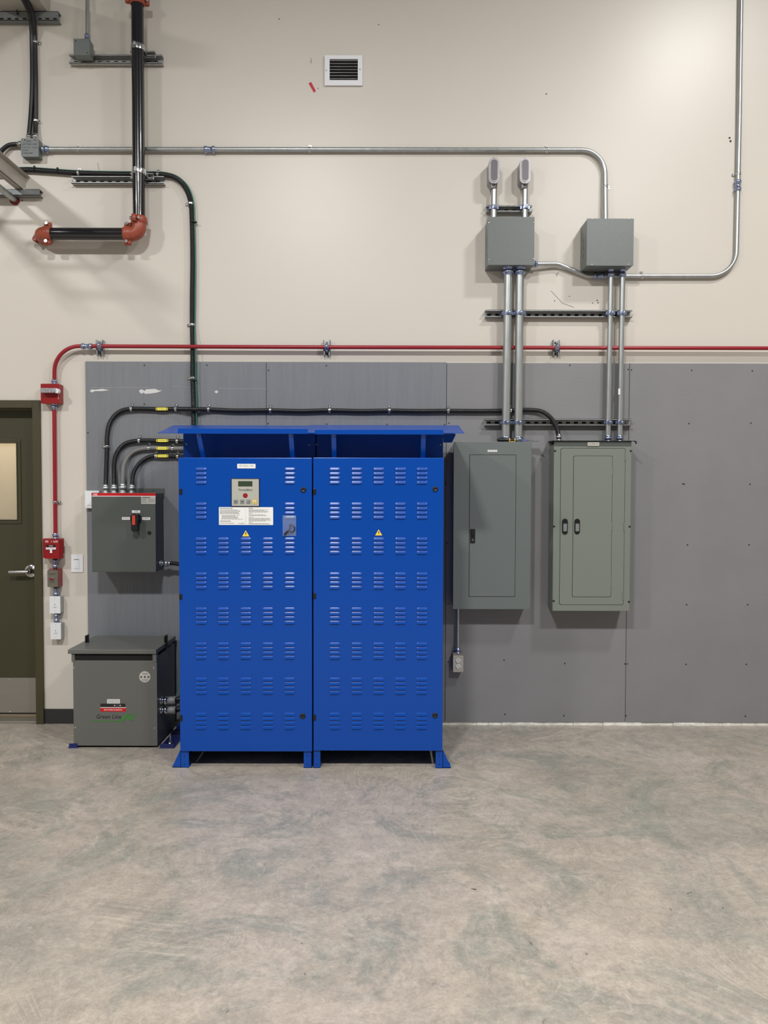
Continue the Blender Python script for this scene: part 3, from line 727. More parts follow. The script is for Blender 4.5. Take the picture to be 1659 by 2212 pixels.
# ================================================================== SWITCH BOX (manual transfer)
BF = .205
def B(x0, y0, x1, y1, d=BF): return RX(x0, y0, x1, y1, d)
x0, z0, x1, z1 = B(198, 1064.5, 336.5, 1236)
sb = thing('switch_enclosure', ((x0+x1)/2, -.02, z0), 'dark grey wall box with black and red rotary handle and red top stripe', 'electrical box')
m_ = MB(); m_.box(x0+.003, -BF+.02, z0+.003, x1-.002, -TH-.004, z1-.003, GREYD)
a, b, c_, d_ = B(262, 1054.5, 354, 1066, TH); m_.box(a, -TH-.006, b-.03, c_+.003, -TH-.001, d_, GREYD); m_.disc(P(329.5, 1057, TH).x, P(329.5, 1057, TH).z, .010, -TH-.010, -TH-.005, CHROME)
m_.build('box_body', sb, .002)
sd = MB(); sd.box(x0, -BF, z0, x1, -BF+.018, z1, GREYD); sdo = sd.build('front_cover', sb, .003)
a, b, c_, d_ = B(198.3, 1065, 336.3, 1071.2); m_ = MB(); m_.box(a, -BF-.0012, b, c_, -BF, d_, REDK); m_.box(a, -BF-.0012, b-.004, c_, -BF, b, WHITEP)
m_.text('ABB', P(205.5, 1068, BF).x, b+.003, -BF-.0016, SZ(10, BF), .012, WHITEP); m_.build('brand_stripe', sdo)
a, b, c_, d_ = B(305, 1073, 336, 1088.5); m_ = MB(); m_.box(a, -BF-.0012, b, c_, -BF, d_, GPAPER); m_.lines(a+.003, b+.006, a+.038, d_-.012, 5, -BF-.0015, INKG, .5, .1); m_.lines(a+.045, b+.008, c_-.004, d_-.012, 5, -BF-.0015, INKG, .5, .1); m_.lines(a+.006, d_-.010, a+.06, d_-.002, 1, -BF-.0015, INK, .6, .1)
m_.build('rating_label', sdo)
for t, r4 in (('OFF', (285, 1102.5, 303, 1108)), ('BYPASS', (263.5, 1117, 281.5, 1122.8)), ('NORMAL', (307, 1117.4, 324.5, 1123.2))):
    a, b, c_, d_ = B(*r4); m_ = MB(); m_.box(a, -BF-.0014, b, c_, -BF, d_, WPAPER); hh = d_-b
    m_.text(t, (a+c_)/2, b+hh*.3, -BF-.0018, (c_-a)*(.4 if t == 'OFF' else .72), hh*.42, INK); m_.build('position_label', sdo)
q = P(294.3, 1119.7, BF); m_ = MB()
m_.lathe((q.x, -BF, q.z), (0, -1, 0), [(0, .034), (.02, .034), (.03, .031), (.032, .024)], BLACK, 28)
q2 = P(290, 1141, BF+.058); q3 = P(290, 1110, BF+.058); m_.rrect(q2.x-.020, q2.z-.024, q2.x+.020, q3.z, .019, -BF-.058, -BF-.026, BLACK, 8)
ob = m_.build('rotary_handle', sdo, .003)
a, b, c_, d_ = B(286.5, 1113, 293, 1133.5, BF+.05); m_ = MB(); m_.box(a, -BF-.060, b, c_, -BF-.057, d_, mat('handle_red', (200, 62, 44), .4)); m_.build('position_marker', ob, label='red ribbed insert')
q = P(322.5, 1151, BF); MB().lathe((q.x, -BF, q.z), (0, -1, 0), [(0, .0125), (.004, .012), (.005, .007), (.003, .006)], BLACK, 18).build('lock', sdo)

# small white plate behind it
x0, z0, x1, z1 = RX(183.5, 1060, 214, 1098, TH+.03); e = thing('wall_sensor', ((x0+x1)/2, -TH, z0), 'white plastic wall unit partly hidden behind the dark grey switch box', 'wall unit')
m_ = MB(); m_.box(x0, -TH-.03, z0, x1, -TH-.0005, z1, WHITE); m_.box(x0+.012, -TH-.031, z0+.018, x1, -TH-.029, z0+.020, INKG); m_.build('housing', e, .003)
# light switch
x0, z0, x1, z1 = RX(153.3, 1198, 179, 1236.2, .006); e = thing('light_switch', ((x0+x1)/2, 0, z0), 'white wall switch plate with narrow rocker left of the grey boards', 'light switch')
MB().rrect(x0, z0, x1, z1, .004, -.006, 0, WHITE, 4).build('cover_plate', e, .0015)
a, b, c_, d_ = RX(159.7, 1206.8, 170.8, 1228.3, .006); m_ = MB(); m_.box(a, -.009, b, c_, -.005, d_, WHITE); m_.build('rocker', e, .001)
m_ = MB(); m_.box(a+.001, -.0095, d_-.008, c_-.001, -.0088, d_-.002, INKG); m_.box(a+.012, -.0095, b+.010, c_-.012, -.0088, b+.011, INKG); m_.build('indicator_window', e)

# ================================================================== PANELBOARDS
def px_box(e, r4, d, back, m, name, bev=.002):
    x0, z0, x1, z1 = RX(*r4, d); return MB().box(x0, -d, z0, x1, back, z1, m).build(name, e, bev), (x0, z0, x1, z1)
P1 = .150
x0, z0, x1, z1 = RX(979.3, 954.3, 1146.6, 1316, P1)
e1 = thing('panelboard', ((x0+x1)/2, -TH, z0), 'grey electrical panel with single latch, nearest to the blue cabinets', 'electrical panel', 'grey wall panels')
MB().box(x0+.008, -P1+.004, z0+.006, x1-.008, -TH-.001, z1-.006, GREYP).build('tub', e1, .002)
MB().box(x0, -P1, z0, x1, -P1+.004, z1, GREYP).build('trim_cover', e1, .0015)
a, b, c_, d_ = RX(1013.3, 982, 1114, 1289, P1); m_ = MB(); m_.box(a, -P1-.0006, b, c_, -P1+.002, d_, VOID)
m_.box(a+.003, -P1-.0022, b+.003, c_-.003, -P1, d_-.003, GREYP); pd = m_.build('panel_door', e1)
a, b, c_, d_ = RX(1015.8, 1142.5, 1026, 1172, P1); m_ = MB(); m_.box(a, -P1-.010, b, c_, -P1-.002, d_, BLACK); m_.box(a+.004, -P1-.013, b+.045, c_-.004, -P1-.009, d_-.006, BLACK); q = P(1020.8, 1166, P1); m_.disc(q.x, q.z, .0075, -P1-.012, -P1-.009, CHROME); m_.build('latch', pd, .001)
a, b, c_, d_ = RX(1053.3, 971.8, 1074, 976.2, P1); m_ = MB(); m_.box(a, -P1-.0015, b, c_, -P1, d_, WPAPER); m_.text('LBP-750A-1100', (a+c_)/2, b+.004, -P1-.0018, (c_-a)*.82, .006, INK); m_.build('name_tag', e1)
P2 = .172
x0, z0, x1, z1 = RX(1195, 961, 1362, 1320, P2)
e2 = thing('panelboard', ((x0+x1)/2, -TH, z0), 'grey electrical panel with two black latches, double outlined door and dark rain lip', 'electrical panel', 'grey wall panels')
MB().box(x0+.002, -P2+.02, z0+.003, x1-.004, -TH-.001, z1, GREYQ).build('tub', e2, .002)
MB().box(x0, -P2, z0, x1, -P2+.018, z1+.004, GREYQ).build('front_cover', e2, .0025)
a, b, c_, d_ = RX(1196, 951.5, 1371, 963, P2+.012); lipz = d_
m_ = MB(); m_.hull8([(x0-.008, -P2-.014, d_-.004), (x1+.012, -P2-.014, d_-.004), (x1+.012, -TH-.002, d_+.001), (x0-.008, -TH-.002, d_+.001)],
                    [(x0-.008, -P2-.014, d_-.001), (x1+.012, -P2-.014, d_-.001), (x1+.012, -TH-.002, d_+.004), (x0-.008, -TH-.002, d_+.004)], BLACK)
m_.box(x0+.002, -P2-.003, z1-.006, x1-.002, -P2+.01, d_-.003, GREYD); m_.loft([(x1+.012, -P2-.013, d_-.004), (x1+.024, -P2-.013, d_-.008), (x1+.025, -P2-.013, d_-.022)], .005, BLACK, 8)
m_.build('rain_lip', e2)
def outline(r4, rad, nm, par):
    a, b, c_, d_ = RX(*r4, P2); m_ = MB(); m_.rrect(a, b, c_, d_, rad, -P2-.0006, -P2+.001, VOID); m_.rrect(a+.0025, b+.0025, c_-.0025, d_-.0025, rad, -P2-.002, -P2, GREYQ); return m_.build(nm, par)
do = outline((1209.5, 968, 1349, 1306.5), .012, 'outer_door', e2)
a, b, c_, d_ = RX(1237, 984.5, 1321.5, 1289.5, P2); m_ = MB(); m_.rrect(a, b, c_, d_, .010, -P2-.0026, -P2-.001, VOID); m_.rrect(a+.0025, b+.0025, c_-.0025, d_-.0025, .010, -P2-.0042, -P2-.002, GREYQ); di = m_.build('inner_door', e2)
for px_, pr_ in ((1220, do), (1246.3, di)):
    a, b, c_, d_ = RX(px_-6, 1120.5, px_+6, 1154, P2); m_ = MB(); m_.rrect(a, b, c_, d_, (c_-a)/2-.0005, -P2-.007, -P2-.002, BLACK, 8)
    a, b, c_, d_ = RX(px_-3.8, 1131, px_+4, 1147.5, P2); m_.box(a, -P2-.010, b, c_, -P2-.006, d_, GALV); q = P(px_, 1137.5, P2); m_.disc(q.x, q.z, .007, -P2-.011, -P2-.009, BTN); m_.disc(q.x, q.z, .0018, -P2-.0115, -P2-.0105, BLACK, 8)
    m_.build('latch', pr_)
for px_, py_, pr_ in ((1350.5, 986.5, do), (1347.5, 1137, do), (1345.5, 1287.5, do), (1323.2, 1017.5, di), (1321.8, 1137, di), (1319.8, 1256, di)):
    q = P(px_, py_, P2); m_ = MB(); m_.cyl((q.x, -P2-.003, q.z-.026), (q.x, -P2-.003, q.z+.026), .0035, GREYQ, 10); m_.build('hinge', pr_)
for px_, py_ in ((1199, 974), (1363-.5, 974), (1197, 1137), (1360, 1137.5), (1196, 1298), (1358.5, 1300)):
    q = P(px_, py_, P2); MB().dome(q.x, -P2, q.z, .007, BLACK).build('cover_screw', e2)
a, b, c_, d_ = RX(1269.5, 955.3, 1294.3, 963.2, P2+.006); m_ = MB(); m_.box(a, -P2-.007, b, c_, -P2-.003, d_, GPAPER); m_.text('LLP-750A-100', (a+c_)/2, b+.007, -P2-.0074, (c_-a)*.8, .010, INK); m_.build('name_tag', e2)

# putty knife on top of first panel
zt1 = RX(979.3, 954.3, 1146.6, 1316, P1)[3]
e = thing('putty_knife', (P(1120, 950, .10).x, -.10, zt1-.004), 'putty knife with black and yellow handle lying on top of the single-latch panel', 'tool')
kz = zt1+.002; y_ = -.11; X = lambda v: P(v, 948, .11).x
m_ = MB(); m_.loft([(X(1073.8), y_, kz+.012), (X(1075), y_, kz+.012), (X(1082), y_, kz+.013), (X(1092), y_, kz+.013), (X(1099), y_, kz+.011)], [.004, .010, .013, .013, .010], BLACK, 12); m_.build('handle', e)
m_ = MB()
for v in (1099, 1110.5): m_.cyl((X(v), y_, kz+.012), (X(v+2.6), y_, kz+.012), .0125, BRASS, 12)
m_.box(X(1099), y_-.012, kz+.000, X(1112), y_+.01, kz+.004, BRASS); m_.cyl((X(1101), y_, kz+.012), (X(1111), y_, kz+.012), .0105, BLACK, 12); m_.build('grip_bands', e)
m_ = MB(); m_.hull8([(X(1113), y_-.008, kz+.006), (X(1127), y_-.010, kz+.005), (X(1127), y_+.010, kz+.005), (X(1113), y_+.008, kz+.006)], [(X(1113), y_-.008, kz+.019), (X(1127), y_-.010, kz+.015), (X(1127), y_+.010, kz+.015), (X(1113), y_+.008, kz+.019)], CHROME)
m_.hull8([(X(1127), y_-.010, kz+.004), (X(1142), y_-.016, kz+.003), (X(1142), y_+.016, kz+.003), (X(1127), y_+.010, kz+.004)], [(X(1127), y_-.010, kz+.015), (X(1142), y_-.016, kz+.012), (X(1142), y_+.016, kz+.012), (X(1127), y_+.010, kz+.015)], PURP); m_.build('ferrule', e)
m_ = MB(); m_.hull8([(X(1142), y_-.016, kz+.001), (X(1166), y_-.035, kz-.002), (X(1162), y_+.03, kz+.010), (X(1142), y_+.016, kz+.012)], [(X(1142), y_-.016, kz+.002), (X(1166), y_-.035, kz-.001), (X(1162), y_+.03, kz+.011), (X(1142), y_+.016, kz+.013)], BLADE); m_.build('blade', e)

# ================================================================== PULL BOXES
def pull_box(r4, d, label, screws, ko=False):
    x0, z0, x1, z1 = RX(*r4, d); e = thing('pull_box', ((x0+x1)/2, 0, z0), label, 'junction box', 'large grey pull boxes')
    m_ = MB(); m_.box(x0+.002, -d+.004, z0+.002, x1-.002, -.001, z1-.002, GREYB)
    for k in range(3): 
        zz = z0+(z1-z0)*(.30+.16*k); yy_ = -d*.45
        m_.lathe((x0+.002, yy_, zz), (-1, 0, 0), [(0, .012), (.0006, .012)], GREYD, 14)
    m_.build('box_body', e, .002)
    cv = MB().box(x0, -d, z0, x1, -d+.004, z1, GREYB).build('cover', e, .001)
    for sx, sy in screws:
        q = P(sx, sy, d); MB().dome(q.x, -d, q.z, .0055, CHROME).build('cover_screw', cv)
    return e, (x0, z0, x1, z1)
b1, B1R = pull_box((1053.8, 468.5, 1154.3, 572.5), .153, 'large grey pull box below the two aluminium conduit bodies', ((1056.5, 481), (1153, 481), (1056, 560.5), (1152.5, 560)))
b2, B2R = pull_box((1267.5, 472, 1368.8, 574), .172, 'large grey pull box with a single thin conduit entering its top', ((1279, 474), (1358, 474), (1279, 571.5), (1357.5, 571.5)))

# ================================================================== STRUT CHANNELS
def strut(r4, dback, depth, label, open_front=True, slots=True, group='strut channels on the wall', mt=None, slot_px=17, hollow_end=True):
    mt = mt or STRUT; x0, z0, x1, z1 = RX(*r4, dback+depth)
    y1_, y0_ = -dback, -dback-depth; t = .0028; m_ = MB()
    if open_front:
        m_.box(x0, y1_-t, z0, x1, y1_, z1, mt); m_.box(x0, y0_, z0, x1, y1_, z0+t, mt); m_.box(x0, y0_, z1-t, x1, y1_, z1, mt)
        m_.box(x0, y0_, z0, x1, y0_+t, z0+.009, mt); m_.box(x0, y0_, z1-.009, x1, y0_+t, z1, mt)
        m_.box(x0, y0_, z0+.007, x1, y0_+.007, z0+.009, mt); m_.box(x0, y0_, z1-.009, x1, y0_+.007, z1-.007, mt)
        if slots:
            x = x0+.03; zc = (z0+z1)/2
            while x < x1-.03:
                m_.rrect(x-.014, zc-.0065, x+.014, zc+.0065, .006, y1_-t-.0006, y1_-t, VOID, 4); x += SZ(slot_px)
    else:
        m_.box(x0, y0_, z0, x1, y0_+t, z1, mt); m_.box(x0, y0_, z0, x1, y1_, z0+t, mt); m_.box(x0, y0_, z1-t, x1, y1_, z1, mt)
    o = m_.build('strut_channel'); tag(o, label, 'strut channel', group); return o
strut((1051, 443, 1150, 457.5), 0, .041, 'short slotted steel strut behind the two conduits above a pull box')
strut((1048.5, 669.5, 1366, 685.5), 0, .041, 'long slotted steel strut behind four conduits on the beige wall')
strut((1047.5, 904.5, 1364.5, 919.5), TH, .041, 'long slotted steel strut behind four conduits on the grey board')
strut((149, 118, 350, 136.5), 0, .041, 'slotted steel strut holding the black pipe and small box near the top')
strut((153.5, 379.5, 354, 396), 0, .041, 'slotted steel strut holding the black pipe beside the black cable run')
strut((281, 110, 334, 121), .041, .03, 'short stub of strut stacked behind the upper pipe clamp', slots=False)
strut((281, 373, 330, 386), .041, .03, 'short stub of strut stacked behind the lower pipe clamp', slots=False)
strut((-60, 408.5, 85.5, 421.5), 0, .055, 'plain faced steel strut carrying the lower cable tray', open_front=False, mt=mat('dark_strut', (128, 132, 133), .45, .4))
s3 = strut((-60, 24, 126, 44), 0, .05, 'dark slotted steel strut carrying the upper cable tray', open_front=False, mt=mat('dark_strut', (128, 132, 133), .45, .4))
m_ = MB()
for k in range(8):
    q = P(119-16.5*k, 40.5, .05); m_.rrect(q.x-.013, q.z-.005, q.x+.013, q.z+.005, .0045, -.0506, -.050, VOID, 4)
m_.build('slot_row', s3)
q = P(39, 407+7, .055)
for sx, lab_ in ((215, 'left end near the corner bend'), (706, 'middle, above the blue cabinets'), (1202, 'between the two pairs of steel conduits')):
    x0, z0, x1, z1 = RX(sx-7.5, 734, sx+7, 767.5, .036); m_ = MB(); t = .0028
    m_.box(x0, -t, z0, x1, 0, z1, STRUT); m_.box(x0, -.036, z0, x0+t, 0, z1, STRUT); m_.box(x1-t, -.036, z0, x1, 0, z1, STRUT); m_.box(x0, -.036, z0, x0+.008, -.0335, z1, STRUT); m_.box(x1-.008, -.036, z0, x1, -.0335, z1, STRUT)
    for k in (.14, .86): m_.disc((x0+x1)/2, z0+(z1-z0)*k, .006, -.004, -t, VOID, 12)
    tag(m_.build('strut_bracket'), 'short upright strut bracket under the red conduit, '+lab_, 'bracket', 'brackets under the red conduit')

# ================================================================== RIGID CONDUITS
def conduit(label, path, r, straps=(), couplings=(), conns=(), clamps=(), m=None, cat='conduit', group=None, rad=.1, extra=None, name='steel_conduit', seg=16):
    pts = [Vector(p) for p in path]
    e = thing(name, pts[0], label, cat, group)
    m_ = MB(); m_.loft(fillet(pts, rad), r, m or GALV, seg); m_.build('tube', e)
    for p, ax, tb, yw in straps: strap(e, p, ax, r, tb, yw)
    for p, ax in couplings: coupling(e, p, ax, r)
    for c in conns: connector(e, *c)
    for p, ax in clamps: clamp(e, p, r, ax)
    return e
WX, WZ = Vector((1, 0, 0)), Vector((0, 0, 1))
R1 = .0148; d1 = .02
conduit('long horizontal steel conduit bending down into the right pull box',
        [P(94, 322.5, .028), P(1306.5, 324, d1), P(1308, 474, .04)], R1,
        straps=[(P(169, 322.6, d1+.006), WX, WZ, 0), (P(669, 323.2, d1+.002), WX, WZ, 0), (P(1181, 323.9, d1), WX, WZ, 0), (P(1307.6, 402, .03), WZ, WX, 0)],
        couplings=[(P(453, 323, d1+.004), WX)], conns=[(P(92, 322.5, .028), WX, R1, .045)], rad=.155)
# conduit bodies
def body(px, lab_):
    a = P(px-11.5, 370, .10).x; b_ = P(px+11.5, 370, .10).x; zt3, zb3 = P(px, 340, .10).z, P(px, 397, .10).z; cx = (a+b_)/2; hw = (b_-a)/2
    e = thing('pull_elbow', (cx, 0, zb3), lab_, 'conduit fitting', 'aluminium conduit bodies above the pull box')
    m_ = MB(); m_.rrect(a+.001, zb3+.001, b_-.001, zt3-.001, hw-.002, -.092, -.0005, ALU, 10); m_.lathe((cx, -.055, zb3+.012), (0, 0, -1), [(0, .030), (.02, .027), (.032, .026), (.033, .018)], ALU, 20); m_.build('housing', e, .002)
    m_ = MB(); m_.rrect(a, zb3, b_, zt3, hw-.001, -.104, -.092, ALU, 10); m_.rrect(a+.009, zb3+.012, b_-.009, zt3-.010, hw-.010, -.1075, -.103, ALU, 10); m_.rrect(a+.013, zb3+.018, b_-.013, zt3-.016, hw-.014, -.1065, -.108, mat('cover_recess', (98, 94, 98), .4, .7), 10)
    cv = m_.build('cover', e, .0015)
    for zz in (zt3-.006, zb3+.004): MB().dome(cx, -.104, zz, .004, CHROME).build('cover_screw', cv)
    return e
for px, lt in ((1067.3, 'left'), (1134.3, 'right')):
    body(px, 'oval cast aluminium conduit body, %s of the pair above the pull box' % lt)
    conduit('short steel conduit stub between pull box and %s aluminium conduit body' % lt, [P(px, 401, .055), P(px-.8, 472, .055)], SZ(6.3, .055),
            clamps=[(P(px-.5, 448.5, .055), WZ)], group='stubs above the pull box', conns=[(Vector((P(px-.8, 470, .055).x, -.055, B1R[3]-.002)), WZ, SZ(5, .055), .022)])
# pairs below the boxes
zP1 = zt1-.006
def drop(px, py0, px1, py1, d0, d1_, r, lab_, z0=None, z1=None, sticker=None, grp=None):
    a = P(px, py0, d0); b_ = P(px1, py1, d1_)
    if z0 is not None: a.z = z0
    if z1 is not None: b_.z = z1
    cl = []
    for yy, dd in ((677, d0), (912.5, d1_)):
        t = (P(px, yy, dd).z-a.z)/(b_.z-a.z); cl.append((a.lerp(b_, t), (0, 0, 1)))
    e = conduit(lab_, [a, b_], r, clamps=cl, conns=[(a+Vector((0, 0, .002)), (0, 0, -1), r*.88, .05), (b_-Vector((0, 0, .002)), (0, 0, 1), r*.86, .045)], group=grp)
    return e
rb, rs = SZ(9.2, .075), SZ(5.9, .06)
drop(1098, 588, 1092, 951, .075, .075, rb, 'thick vertical steel conduit, leftmost of the four rising from the panels', B1R[1]+.003, zP1, grp='vertical steel conduits')
drop(1123, 588, 1119.5, 951, .075, .075, rb, 'thick vertical steel conduit, second from left of the four rising from the panels', B1R[1]+.003, zP1, grp='vertical steel conduits')
drop(1320, 591, 1313, 951, .062, .062, rs, 'thinner vertical steel conduit, third from left of the four rising from the panels', B2R[1]+.003, lipz-.002, grp='vertical steel conduits')
e = drop(1344.8, 591, 1338.5, 951, .062, .062, rs, 'thinner vertical steel conduit with white sticker, rightmost of the four rising from the panels', B2R[1]+.003, lipz-.002, grp='vertical steel conduits')
q = P(1338.3, 846, .062+rs); MB().box(q.x-.008, -.062-rs-.001, q.z-.02, q.x+.004, -.062-rs+.004, q.z+.02, WPAPER).build('sticker', e)
# conduit on the far right
R3 = .0142
conduit('steel conduit dropping down the right edge and running to the left pull box',
        [P(1601, -30, .021), P(1597, 270, .021), P(1595, 372, .021), P(1594, 410, .021), P(1590, 596.5, .021), P(1267, 596.5, .021), P(1205, 570, .03), P(1148, 570.5, .05)], R3,
        straps=[(P(1595, 376, .021), WZ, -WX, 0), (P(1387, 596.5, .021), WX, WZ, 0)],
        couplings=[(P(1594, 401, .021), WZ), (P(1293, 596.5, .021), WX)],
        conns=[(P(1151, 570.5, .05), WX, R3, .03)], rad=[.1, .1, .1, .17, .12, .12])
e = bpy.data.objects['steel_conduit']
# riser with small box upper left
R4 = .0112
conduit('thin steel conduit rising out of the small square box near the top left', [P(188.5, -30, .04), P(188.5, 82, .06)], R4, conns=[(P(188.3, 84, .06), WZ, R4, .03)])
x0, z0, x1, z1 = RX(158.8, 83.5, 193.3, 119, .115); e = thing('junction_box', ((x0+x1)/2, -.042, z0), 'small square grey junction box mounted on the strut near the top left', 'junction box')
m_ = MB(); m_.box(x0+.001, -.112, z0, x1-.001, -.0415, z1, GREYB); m_.build('box_body', e, .001)
m_ = MB(); m_.rrect(x0, z0, x1, z1, .003, -.115, -.112, GREYB, 3)
for sx, sz in ((.14, .86), (.86, .14)): m_.dome(x0+(x1-x0)*sx, -.115, z0+(z1-z0)*sz, .004, INK)
m_.build('cover', e)
# handwritten box
x0, z0, x1, z1 = RX(45.2, 298.8, 83.5, 338.5, .062); e = thing('junction_box', ((x0+x1)/2, 0, z0), 'small grey junction box with black handwriting on its cover', 'junction box')
m_ = MB(); m_.box(x0+.004, -.058, z0+.002, x1-.002, -.0005, z1-.002, GREYB); m_.build('box_body', e, .002)
m_ = MB(); m_.rrect(x0, z0, x1, z1, .008, -.062, -.058, GREYB, 4)
for sx in (.22, .80): m_.dome(x0+(x1-x0)*sx, -.062, z1-.010, .004, INK)
yy = -.0625; w1 = x1-x0
for t, u, v, ww in (('PANEL', .44, .80, .30), ('LLP 750A-1104', .48, .64, .84), ('Circuit  1,3,5', .50, .46, .86), ('277V', .24, .30, .36), ('LUMINAIRE', .36, .15, .60)):
    m_.text(t, x0+w1*u, z0+(z1-z0)*v, yy, w1*ww, .010, INK)
m_.build('cover', e)
# firestopped conduit through the wall at the left
a = P(33, 434, 0); e = thing('wall_sleeve_conduit', a, 'steel conduit entering the wall through red sealant at the left edge', 'conduit')
m_ = MB(); m_.cyl((a.x, .0, a.z+.006), (a.x, -1.6, a.z+.006), .021, GALV, 16); m_.build('tube', e)
m_ = MB(); n = 18; m_.prism([(a.x+.031*(1+.08*math.sin(5*k))*math.cos(2*PI*k/n), a.z+.031*(1+.07*math.cos(7*k))*math.sin(2*PI*k/n)) for k in range(n)], -.012, -.0005, SEALR, True); m_.build('firestop_seal', e, label='dark red sealant ring')

# red fire alarm conduit
RR = .0128; dr = .051
conduit('red conduit bending from the strobe and running across the whole wall',
        [P(117.5, 829, .028), P(117.5, 747.5, dr), P(700, 750, dr), P(1680, 752.3, dr)], RR, m=RED, cat='conduit', name='red_conduit',
        couplings=[(P(187.5, 748, dr), WX)], conns=[(P(117.5, 829.5, .028), WZ, RR, .03)],
        clamps=[(P(215.5, 748, dr), (1, 0, 0)), (P(706, 750, dr), (1, 0, 0)), (P(1203, 751, dr), (1, 0, 0))], rad=[.175, 2])
conduit('red vertical conduit between the strobe and the fire alarm pull station',
        [P(117, 873, .03), P(119.8, 1163, .03)], RR, m=RED, name='red_conduit', straps=[(P(118.5, 1085, .03), WZ, WX, -.012)],
        conns=[(P(117, 872, .03), -WZ, RR, .04), (P(119.8, 1163, .03), WZ, RR, .035)])
# strobe
x0, z0, x1, z1 = RX(91, 829.8, 131, 872.5, .045); e = thing('fire_strobe', ((x0+x1)/2, 0, z0), 'red square fire alarm strobe with clear horizontal lens', 'fire alarm')
m_ = MB(); m_.box(x0+.003, -.045, z0+.002, x1, -.0005, z1-.002, REDB); m_.build('back_box', e, .003)
m_ = MB(); m_.rrect(x0, z0, x1, z1, .006, -.066, -.045, REDB, 4)
for k in range(6): m_.box(x1-.008, -.0668, z0+.03+k*.012, x1-.004, -.066, z0+.036+k*.012, WHITEP)
hb = m_.build('housing', e, .003)
a, b, c_, d_ = RX(89.5, 838.5, 120, 848.5, .10); m_ = MB(); m_.box(a, -.11, b, c_, -.066, d_, mat('strobe_lens', (190, 190, 195), .1, .5, noise=.5, nscale=160)); m_.build('strobe_lens', e, .002)
a, b, c_, d_ = RX(119.5, 838.5, 128, 849, .09); m_ = MB(); m_.prism([(a, b), (c_-.008, b-.002), (c_, b+.010), (c_-.006, d_-.004), (a, d_)], -.098, -.066, WHITE); m_.build('lens_holder', e)
# pull station
x0, z0, x1, z1 = RX(96.3, 1166.3, 127.6, 1206.8, .092); e = thing('fire_pull_station', ((x0+x1)/2, 0, z0), 'red fire alarm pull station with white T-shaped handle', 'fire alarm')
a, b, c_, d_ = RX(100.5, 1162.5, 138.5, 1203.5, 0); m_ = MB(); m_.box(a, -.055, b, c_, -.0005, d_, REDB); m_.box(c_, -.022, b+.004, c_+.0008, -.004, b+.026, WPAPER); m_.build('back_box', e, .002)
m_ = MB(); m_.hull8([(x0, -.092, z0), (x1, -.092, z0), (x1, -.092, z1), (x0, -.092, z1)], [(x0, -.055, z0), (x1+.014, -.055, z0+.002), (x1+.014, -.055, z1-.002), (x0, -.055, z1)], REDB)
w1, h1 = x1-x0, z1-z0; yy = -.0925
for t, u in (('FIRE', .16), ('ALARM', .76)): m_.text(t, x0+w1*u, z0+h1*.86, yy, w1*(.22 if t == 'FIRE' else .32), .013, WHITEP)
m_.dome(x0+w1*.48, yy, z0+h1*.9, .005, CHROME); m_.box(x0+w1*.10, yy-.0005, z0+h1*.62, x0+w1*.76, yy+.001, z0+h1*.74, BLACK); m_.text('PUSH', x0+w1*.45, z0+h1*.65, yy-.001, w1*.26, .008, WHITEP); m_.build('front_cover', e)
m_ = MB(); m_.box(x0+w1*.12, -.100, z0+h1*.49, x0+w1*.80, -.092, z0+h1*.60, WHITE); m_.box(x0+w1*.40, -.100, z0+h1*.30, x0+w1*.54, -.092, z0+h1*.49, WHITE); m_.text('PULL DOWN', x0+w1*.46, z0+h1*.52, -.1004, w1*.56, .007, REDK); m_.build('pull_handle', e, .0008)
# button station
x0, z0, x1, z1 = RX(102.3, 1231.8, 124.3, 1268, .085); e = thing('push_button_station', ((x0+x1)/2, 0, z0), 'red box with metal plate and round red push button', 'push button')
a, b, c_, d_ = RX(107, 1228.5, 135.3, 1264.5, 0); m_ = MB(); m_.hull8([(x0+.001, -.082, z0+.002), (x1+.0, -.082, z0+.002), (x1+.0, -.082, z1-.002), (x0+.001, -.082, z1-.002)], [(a, -.0005, b), (c_, -.0005, b), (c_, -.0005, d_), (a, -.0005, d_)], REDB); m_.build('back_box', e, .001)
m_ = MB(); m_.box(x0, -.085, z0, x1, -.082, z1, STEELG); cx = (x0+x1)/2; yy = -.0853; h1 = z1-z0
m_.text('EMERGENCY', cx, z0+h1*.78, yy, (x1-x0)*.6, .005, INK); m_.text('POWER OFF', cx, z0+h1*.72, yy, (x1-x0)*.6, .005, INK); m_.text('PUSH TO STOP', cx, z0+h1*.25, yy, (x1-x0)*.56, .004, INK)
for zz in (z0+.012, z1-.012): m_.dome(cx, -.085, zz, .0032, CHROME)
m_.build('face_plate', e)
q = P(112.3, 1250.5, .085); m_ = MB(); m_.lathe((q.x, -.085, q.z), (0, -1, 0), [(0, .0145), (.008, .0145), (.010, .0115)], CHROME, 22); m_.lathe((q.x, -.093, q.z), (0, -1, 0), [(0, .0105), (.004, .0105), (.006, .008), (.0065, .002)], REDB, 20); m_.build('push_button', e, label='red mushroom push button')
